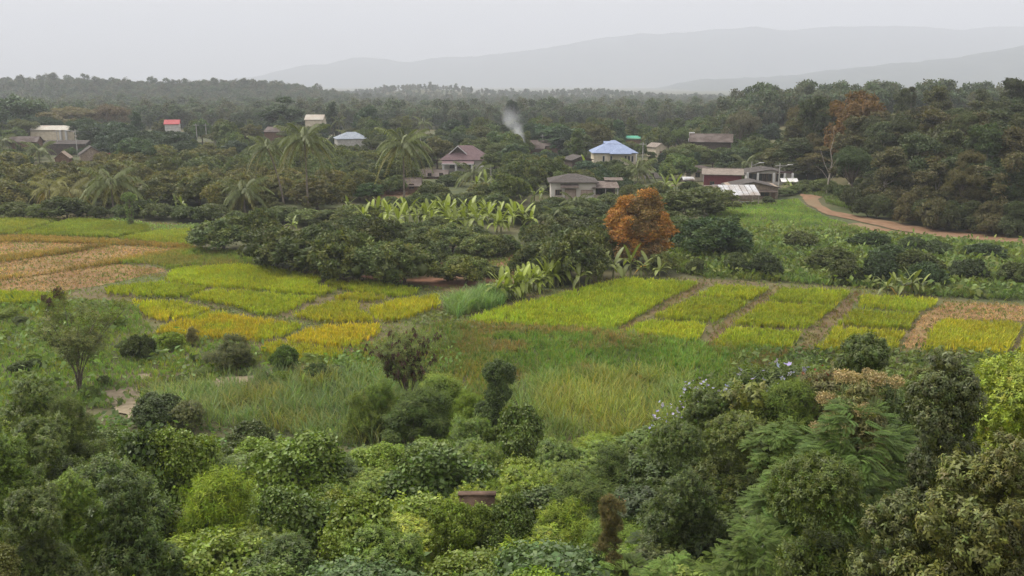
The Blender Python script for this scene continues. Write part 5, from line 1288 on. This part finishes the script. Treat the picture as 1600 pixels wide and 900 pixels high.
fg('feathery', 1175, 830, 240, 17, (.115, .17, .03), 'feathery leaved tree in the bottom right of centre', name='feathery_tree', cat='tree')
fg('feathery', 1060, 860, 180, 18, (.11, .16, .03), 'low feathery tree at the bottom edge', name='feathery_tree', cat='tree')
fg('shrub', 1295, 705, 230, 15.5, (.085, .12, .028), 'dark shrub with lime green tips in the lower right')
fg('bigleaf', 1500, 700, 230, 12.5, (.105, .122, .036), 'olive large leaved shrub in the lower right corner', name='large_leaved_shrub')
fg('bigleaf', 1600, 680, 170, 12, (.105, .112, .034), 'brownish large leaved shrub at the lower right edge', name='large_leaved_shrub')
fg('bigleaf', 1405, 770, 190, 13, (.085, .095, .03), 'large leaved shrub at the bottom right', name='large_leaved_shrub')
fg('shrub', 1080, 725, 150, 24, (.062, .088, .026), 'darkest shrub right of the bottom centre')
FLW.append(fg('loose', 960, 770, 55, 22, (0.112, 0.104, 0.042), 'upright shrub with orange tips in the bottom centre'))
for u, vt, w_, k, t_ in ((700, 772, 110, 'creeper', SB), (745, 780, 80, 'creeper', SB), (795, 770, 110, 'creeper', SM)): fg(k, u, vt, w_, 26.5, t_, None, 'creeper mound hiding the wall', name='creeper_mound', cat='bush')
for u in range(1130, 1700, 52): fg(fr0.choice(('shrub', 'loose', 'creeper')), u + fr0.uniform(-15, 15), fr0.uniform(556, 580), fr0.uniform(70, 110), fr0.uniform(44, 50), fr0.choice((SD, SM, SM, SO)), None, 'shrub along the thicket edge')
for u in range(1100, 1700, 62): fg(fr0.choice(('shrub', 'loose', 'bigleaf')), u + fr0.uniform(-15, 15), fr0.uniform(575, 610), fr0.uniform(100, 140), fr0.uniform(33, 38), fr0.choice((SD, SM, SO)), None, 'shrub of the right thicket')
def blossom(o, n, tint, seed, size=.1, side=None):
    r = np.random.default_rng(seed)
    for c in [c for c in o.children if c.name.startswith('foliage')][-1:]:
        V = np.empty(len(c.data.vertices) * 3, np.float32); c.data.vertices.foreach_get('co', V); V = V.reshape(-1, 3)
        top = V[V[:, 2] > np.percentile(V[:, 2], 45)]; q = top[r.integers(0, len(top), n)] + r.normal(0, .03, (n, 3)) + [0, 0, .06]
        T = [join([leaf((0, 0, 0), (math.cos(t), math.sin(t), .5), (0, 0, 1), size, size * .8, (1, 1, 1), 0) for t in np.arange(5) * 1.257]) for _ in range(2)]
        v_, f_, c_ = scatter(T, q, np.tile([0, 0, 1.], (n, 1)), r.uniform(.6, 1.3, n), r, .15, .05, tilt=.5)
        b = link('blossom', newmesh('blossom', v_, f_, c_, 'leaf'), o, c.location, c.rotation_euler, c.scale, color=tint); b['kind'] = 'stuff'
blossom(FLW[0], 130, (.27, .25, .38), 1, .075); blossom(FLW[1], 420, (.27, .25, .38), 2, .075); blossom(FLW[2], 130, (.16, .06, .03), 3, .09); blossom(FLW[3], 50, (.30, .11, .04), 4, .07)
# teak: tan flower heads on stalks
r = np.random.default_rng(44)
q = sph(r, 170) * [.34, .34, .26] * r.uniform(.5, 1, (170, 1))
V, F, C = scatter([tpl_cluster(r, 4, .07, .05, .6) for _ in range(3)], q, sph(r, 170), 1.0, r, .2, .05)
HEAD = newmesh('flower_head', V, F, C, 'leaf'); V, F = tube([(0, 0, -.9), (.05, 0, -.4), (0, 0, .1)], .02, 5); STALK = newmesh('stalk', V, F, None, 'stem')
for u, v in ((1290, 622), (1335, 590), (1358, 585), (1372, 592), (1348, 640), (1400, 596), (1318, 588), (1300, 655), (1278, 668)):
    p_ = P(u, v, 22.6 + r.uniform(-.4, .4)); k = r.uniform(.5, .8)
    mi = TEAK.matrix_basis.inverted(); lp = mi @ mathutils.Vector(p_); ks = k / TEAK.scale[0]
    hd = link('flower_head', HEAD, TEAK, lp, (0, 0, r.uniform(0, 6)), (ks, ks, k / TEAK.scale[2]), color=(.29, .23, .115)); hd['kind'] = 'stuff'; link('stalk', STALK, hd)
# left thicket
for u, vt, w_, y, k, t_ in ((40, 578, 120, 36, 'shrub', SM), (-40, 590, 120, 36, 'shrub', SM), (110, 610, 120, 34, 'loose', SD), (70, 640, 150, 30, 'shrub', SD), (200, 660, 170, 30, 'creeper', SD), (280, 665, 150, 30, 'creeper', SB), (-20, 660, 150, 27, 'shrub', SM), (160, 700, 190, 26, 'shrub', SD), (330, 720, 130, 27, 'loose', SB), (60, 750, 170, 20, 'shrub', (.07, .10, .026)), (190, 740, 150, 22, 'bigleaf', SD), (-10, 850, 90, 16, 'creeper', SO), (110, 730, 120, 23, 'shrub', SM)):
    fg(k, u, vt, w_, y, t_, None, 'leafy shrub of the left thicket')
fr_ = random.Random(31)
def fg_tint(u, v):
    if u > 1180: return fr_.choice((SD, SM, SO, (.055, .08, .028)))
    if u > 950: return fr_.choice((SD, SM, SM, (.055, .075, .028)))
    if u < 260: return fr_.choice((SD, SM, SM, SO, SB))
    return fr_.choice((SB, SB, SM, SM, SY, (.08, .12, .035)))
y = 12.5
while y < 47:
    st = 2.0 + .018 * y
    x = -.66 * y - 3 + fr_.uniform(0, st)
    while x < .66 * y + 3:
        xx, y2 = x + fr_.uniform(-.6, .6), y + fr_.uniform(-.6, .6); x += st * fr_.uniform(.85, 1.2)
        g = gh(xx, y2); W_ = fr_.uniform(2.4, 4.0); H_ = fr_.uniform(1.3, 2.3) * (.8 + .6 * float(vnoise(np.array(xx * .12 + 3), np.array(y2 * .12))))
        u, v = pix(xx, y2, g + H_); ub, vb = pix(xx, y2, g)
        if v < 700 and 230 < u < 1040 and vb < 725: continue
        if vb < 690 and u < 230: H_ *= .6
        if not -120 < u < 1720 or v > 960: continue
        if y2 < 17 and v < 800: continue
        if not free(xx, y2, W_ / 2, .38): continue
        kind = fr_.choice(('shrub', 'shrub', 'creeper', 'loose', 'creeper') if u < 950 else ('shrub', 'shrub', 'bigleaf', 'loose', 'feathery'))
        plant(kind, 'shrub', 'shrub', xx, y2, W_, H_, fg_tint(u, v), {'shrub': 'leafy green shrub', 'creeper': 'creeper covered shrub', 'loose': 'narrow leaved shrub', 'bigleaf': 'large leaved shrub', 'feathery': 'feathery shrub'}[kind], None, 'hillside shrubs', crown='foliage', wood='stem')
    y += st * .9

for i in range(46):                                  # weed clumps and small bushes on the rough pasture
    u, v = fr_.uniform(-40, 560), fr_.uniform(488, 625)
    if u > 240 and v < 545: continue
    if any(inpoly(np.array([at(u, v)[0]]), np.array([at(u, v)[1]]), hp)[0] for hp in HOLES): continue
    wp = fr_.uniform(18, 48)
    plant_px(fr_.choice(('bush', 'loose', 'bush')), 'weed_clump', 'bush', u, v, wp, v - wp * fr_.uniform(.35, .7), fr_.choice((SM, SM, SD, SB)), 'low weed clump on the pasture', None, 'weed clumps on the pasture', crown='foliage', wood='stem')
# slender many-stemmed tree on the left, pod shrub in the centre, tan teak flowers, lavender blossom
def stems_tree(name, label, u, vb, vt, spread, nst, leafn, tint, seed, leaf_tpls, podn=0, lean=(.3, 0), podtop=.6, r0=.06):
    p_ = at(u, vb); H = P(u, vt, p_[1])[2] - p_[2]
    o = link(name, None, None, tuple(p_)); tag(o, label, 'tree')
    r = np.random.default_rng(seed); tips, tn = [], []
    for i in range(nst):
        a = r.uniform(0, 6.28); k = r.uniform(.15, 1) ** .7
        end = np.array([math.cos(a) * spread * k + lean[0], math.sin(a) * spread * k * .7 + lean[1], H * r.uniform(.78, 1.0) * (1 - .18 * k)])
        path = [np.array([r.normal(0, .06), r.normal(0, .06), -.2])] + [np.array([end[0] * s ** 1.7, end[1] * s ** 1.7, end[2] * s]) + r.normal(0, .05, 3) for s in (.25, .5, .75, 1)]
        parts = [tube(path, [r0, r0 * .8, r0 * .6, r0 * .42, r0 * .18], 6)]
        for j in range(7):
            s = r.uniform(.4, .97); b = np.array([np.interp(s * 4, range(5), [q[m] for q in path]) for m in range(3)])
            aa = r.uniform(0, 6.28); ln = H * r.uniform(.12, .26)
            e = b + np.array([math.cos(aa) * ln * .8, math.sin(aa) * ln * .8, ln * .6])
            parts.append(tube([b, (b + e) / 2 + [0, 0, -.05], e], [r0 * .3, r0 * .2, r0 * .08], 4))
            for s2 in (.4, .6, .8, 1.0): tips.append(b + (e - b) * s2); tn.append(norm(e - b + [0, 0, .4]))
        V, F, _ = join(parts); link('stem', newmesh('stem', V, F, None, 'bark', True), o)
    tips, tn = np.array(tips), np.array(tn)
    k = r.integers(0, len(tips), leafn); q = tips[k] + r.normal(0, .16 * H / 5, (leafn, 3))
    V, F, C = scatter(leaf_tpls, q, tn[k] + r.normal(0, .4, (leafn, 3)), r.uniform(.7, 1.3, leafn), r, .2, .06); link('foliage', newmesh('foliage', V, F, C, 'leaf'), o, color=tuple(.8 * c for c in tint))
    if podn:
        hi = np.where(tips[:, 2] > podtop * H)[0]; k = r.choice(hi, podn); q = tips[k] + r.normal(0, .12, (podn, 3))
        pod = [join([leaf((0, 0, 0), (math.cos(t) * .5, math.sin(t) * .5, -1), (math.cos(t), math.sin(t), .3), .34, .12, (1, 1, 1), 0) for t in np.arange(5) * 1.25 + s]) for s in (0, .4)]
        V, F, C = scatter(pod, q, np.tile([0, 0, 1.], (podn, 1)), r.uniform(.8, 1.4, podn), r, .25, .08); link('seed_pods', newmesh('seed_pods', V, F, C, 'leaf'), o, color=(.055, .03, .02))['kind'] = 'stuff'
    return o
r = np.random.default_rng(90)
stems_tree('slender_tree', 'slender many stemmed tree with thin crown at left', 125, 612, 450, 4.0, 9, 2600, (.105, .125, .042), 5, [tpl_shoot(r, 6, .2, .065, .2, 1, .4) for _ in range(3)], 60, (.5, 0), .85)
stems_tree('pod_shrub', 'shrub with dark brown seed pods in front of golden rice', 640, 640, 505, 2.8, 14, 3200, (.11, .14, .045), 6, [tpl_shoot(r, 6, .17, .05, .2, 1, .4) for _ in range(3)], 420, (0, 0), .42, .045)

# red-brown wall top showing between the creepers
a, b = P(729, 770, 29.0), P(762, 770, 29.0)
o = link('brick_wall', None, None, ((a[0] + b[0]) / 2, 29.0, gh(a[0], 29.0))); tag(o, 'low red brown wall almost buried in creepers', 'wall')
z1 = a[2] - gh(a[0], 29.0); hw = (b[0] - a[0]) / 2 + .25
V, F = box(-hw, hw, -.1, .1, -.3, z1 - .06); link('wall', newmesh('wall', V, F, None, 'old_wall'), o)
V, F = box(-hw - .05, hw + .05, -.15, .15, z1 - .058, z1); link('coping', newmesh('coping', V, F, None, 'old_wall'), o)

# ------------------------------------------------------------------ smoke and haze
def volume_mat(name, density, colr, aniso=0.0, noise=None):
    m, t, n, o = mat_new(name)
    v = n.new('ShaderNodeVolumePrincipled'); v.inputs['Density'].default_value = density; v.inputs['Color'].default_value = (*colr, 1)
    v.inputs['Anisotropy'].default_value = aniso
    if noise:
        tcn = n.new('ShaderNodeTexCoord'); no = n.new('ShaderNodeTexNoise'); no.inputs['Scale'].default_value = noise; no.inputs['Detail'].default_value = 3
        mr = n.new('ShaderNodeMapRange'); mr.inputs['From Min'].default_value = .42; mr.inputs['From Max'].default_value = .7; mr.inputs['To Max'].default_value = density
        t.links.new(tcn.outputs['Object'], no.inputs['Vector']); t.links.new(no.outputs['Fac'], mr.inputs['Value']); t.links.new(mr.outputs[0], v.inputs['Density'])
    t.links.new(v.outputs[0], o.inputs['Volume']); return m
base = P(822, 238, 250); SH = P(800, 160, 250)[2] - base[2]
m, t, n, oo = mat_new('smoke')
vp = n.new('ShaderNodeVolumePrincipled'); vp.inputs['Color'].default_value = (.9, .92, .95, 1)
tcn = n.new('ShaderNodeTexCoord'); sp_ = n.new('ShaderNodeSeparateXYZ'); t.links.new(tcn.outputs['Object'], sp_.inputs[0])
def mth(op, a, b=None, c=None):
    k = n.new('ShaderNodeMath'); k.operation = op
    for i_, v_ in enumerate((a, b, c)):
        if v_ is None: continue
        if isinstance(v_, (int, float)): k.inputs[i_].default_value = v_
        else: t.links.new(v_, k.inputs[i_])
    return k.outputs[0]
zz = sp_.outputs['Z']
no = n.new('ShaderNodeTexNoise'); no.inputs['Scale'].default_value = .16; no.inputs['Detail'].default_value = 4; t.links.new(tcn.outputs['Object'], no.inputs['Vector'])
wob = mth('MULTIPLY', mth('SUBTRACT', no.outputs['Fac'], .5), 7.0)
dx = mth('ADD', mth('ADD', sp_.outputs['X'], mth('MULTIPLY', zz, .42)), mth('MULTIPLY', wob, mth('MULTIPLY', zz, .12)))
d2 = mth('ADD', mth('MULTIPLY', dx, dx), mth('MULTIPLY', sp_.outputs['Y'], sp_.outputs['Y']))
rr = mth('ADD', mth('MULTIPLY', zz, .26), .5)
fall = mth('MAXIMUM', mth('SUBTRACT', 1.0, mth('DIVIDE', d2, mth('MULTIPLY', rr, rr))), 0.0)
up = mth('MAXIMUM', mth('SUBTRACT', 1.0, mth('DIVIDE', zz, SH)), 0.0)
nn_ = mth('MAXIMUM', mth('MULTIPLY', mth('SUBTRACT', no.outputs['Fac'], .34), 2.6), 0.0)
den = mth('MULTIPLY', mth('MULTIPLY', mth('MULTIPLY', fall, mth('POWER', up, 1.6)), nn_), 1.3)
t.links.new(den, vp.inputs['Density']); t.links.new(vp.outputs[0], oo.inputs['Volume'])
V, F = box(-SH * .75, 4, -5, 5, 0, SH)
me = newmesh('smoke', V, F, None, m)
o = link('smoke', me, None, tuple(base)); tag(o, 'thin white smoke drifting up from the village', 'smoke', kind='stuff')
V, F = box(-9200, 9200, -880, 9500, -10, 640)
me = pydata('haze', V, [tuple(int(k) for k in f) for f in F], 'wire'); me.materials.clear(); me.materials.append(volume_mat('haze', .00031, (.64, .67, .735), 0.0))
o = link('haze', me); tag(o, 'pale haze filling the valley air', 'haze', kind='stuff')

# ------------------------------------------------------------------ labels from landmarks
MARKS = [(632, 240, 'tall centre palm'), (482, 225, 'tallest palm'), (383, 300, 'short wide palm'), (178, 285, 'drooping palm'), (725, 240, 'plum roofed house'), (960, 230, 'blue roof'), (895, 290, 'white house'), (995, 345, 'orange tree'),
 (348, 365, 'lone round orchard tree'), (630, 292, 'plank house'), (503, 418, 'young yellow palm'), (1155, 300, 'open shed'), (1135, 275, 'maroon house'), (264, 192, 'red roof'), (75, 205, 'white sheet roof'), (545, 212, 'blue grey roof'),
 (805, 200, 'smoke'), (1292, 255, 'dead tree'), (1345, 165, 'rusty topped tree'), (1468, 150, 'round topped skyline tree'), (1115, 215, 'dark barn'), (1410, 440, 'meadow banana clump'), (830, 450, 'front banana row'), (720, 345, 'banana grove'), (205, 325, 'vine stump'),
 (130, 520, 'slender tree'), (640, 570, 'pod shrub'), (775, 600, 'creeper cone'), (460, 705, 'bright creeper mound'), (690, 725, 'red flanked mound'), (1095, 610, 'lavender blossom'), (1340, 610, 'teak flowers'), (1330, 690, 'feathery tree'), (745, 772, 'buried wall'), (960, 790, 'orange tipped shrub'), (240, 640, 'sandy patch'), (1500, 330, 'red bank'), (490, 184, 'cream roof'), (120, 240, 'grey gable')]
ORD = ['nearest', 'second', 'third', 'fourth', 'fifth', 'sixth', 'seventh', 'eighth', 'ninth', 'tenth', 'eleventh', 'twelfth', 'thirteenth', 'fourteenth', 'fifteenth', 'sixteenth', 'seventeenth', 'eighteenth', 'nineteenth', 'twentieth'] + ['%dth' % k for k in range(21, 60)]
cls = {}
for o, u, v, d in AUTO:
    best = min(MARKS, key=lambda m: ((u - m[0]) * .8) ** 2 + ((v - m[1]) * 1.3) ** 2)
    du, dv = u - best[0], v - best[1]
    way = ('left of' if du < 0 else 'right of') if abs(du) * .7 > abs(dv) else ('above' if dv < 0 else 'below')
    cls.setdefault((d, best[2], way), []).append((du * du + dv * dv, o))
for (d, mk, way), L_ in cls.items():
    L_.sort(key=lambda t: t[0])
    for i, (_, o) in enumerate(L_):
        o['label'] = f'{d} {way} the {mk}' if len(L_) == 1 else (f'{d} {way} the {mk}, nearest it' if i == 0 else f'{d} {way} the {mk}, {ORD[i]} nearest it')
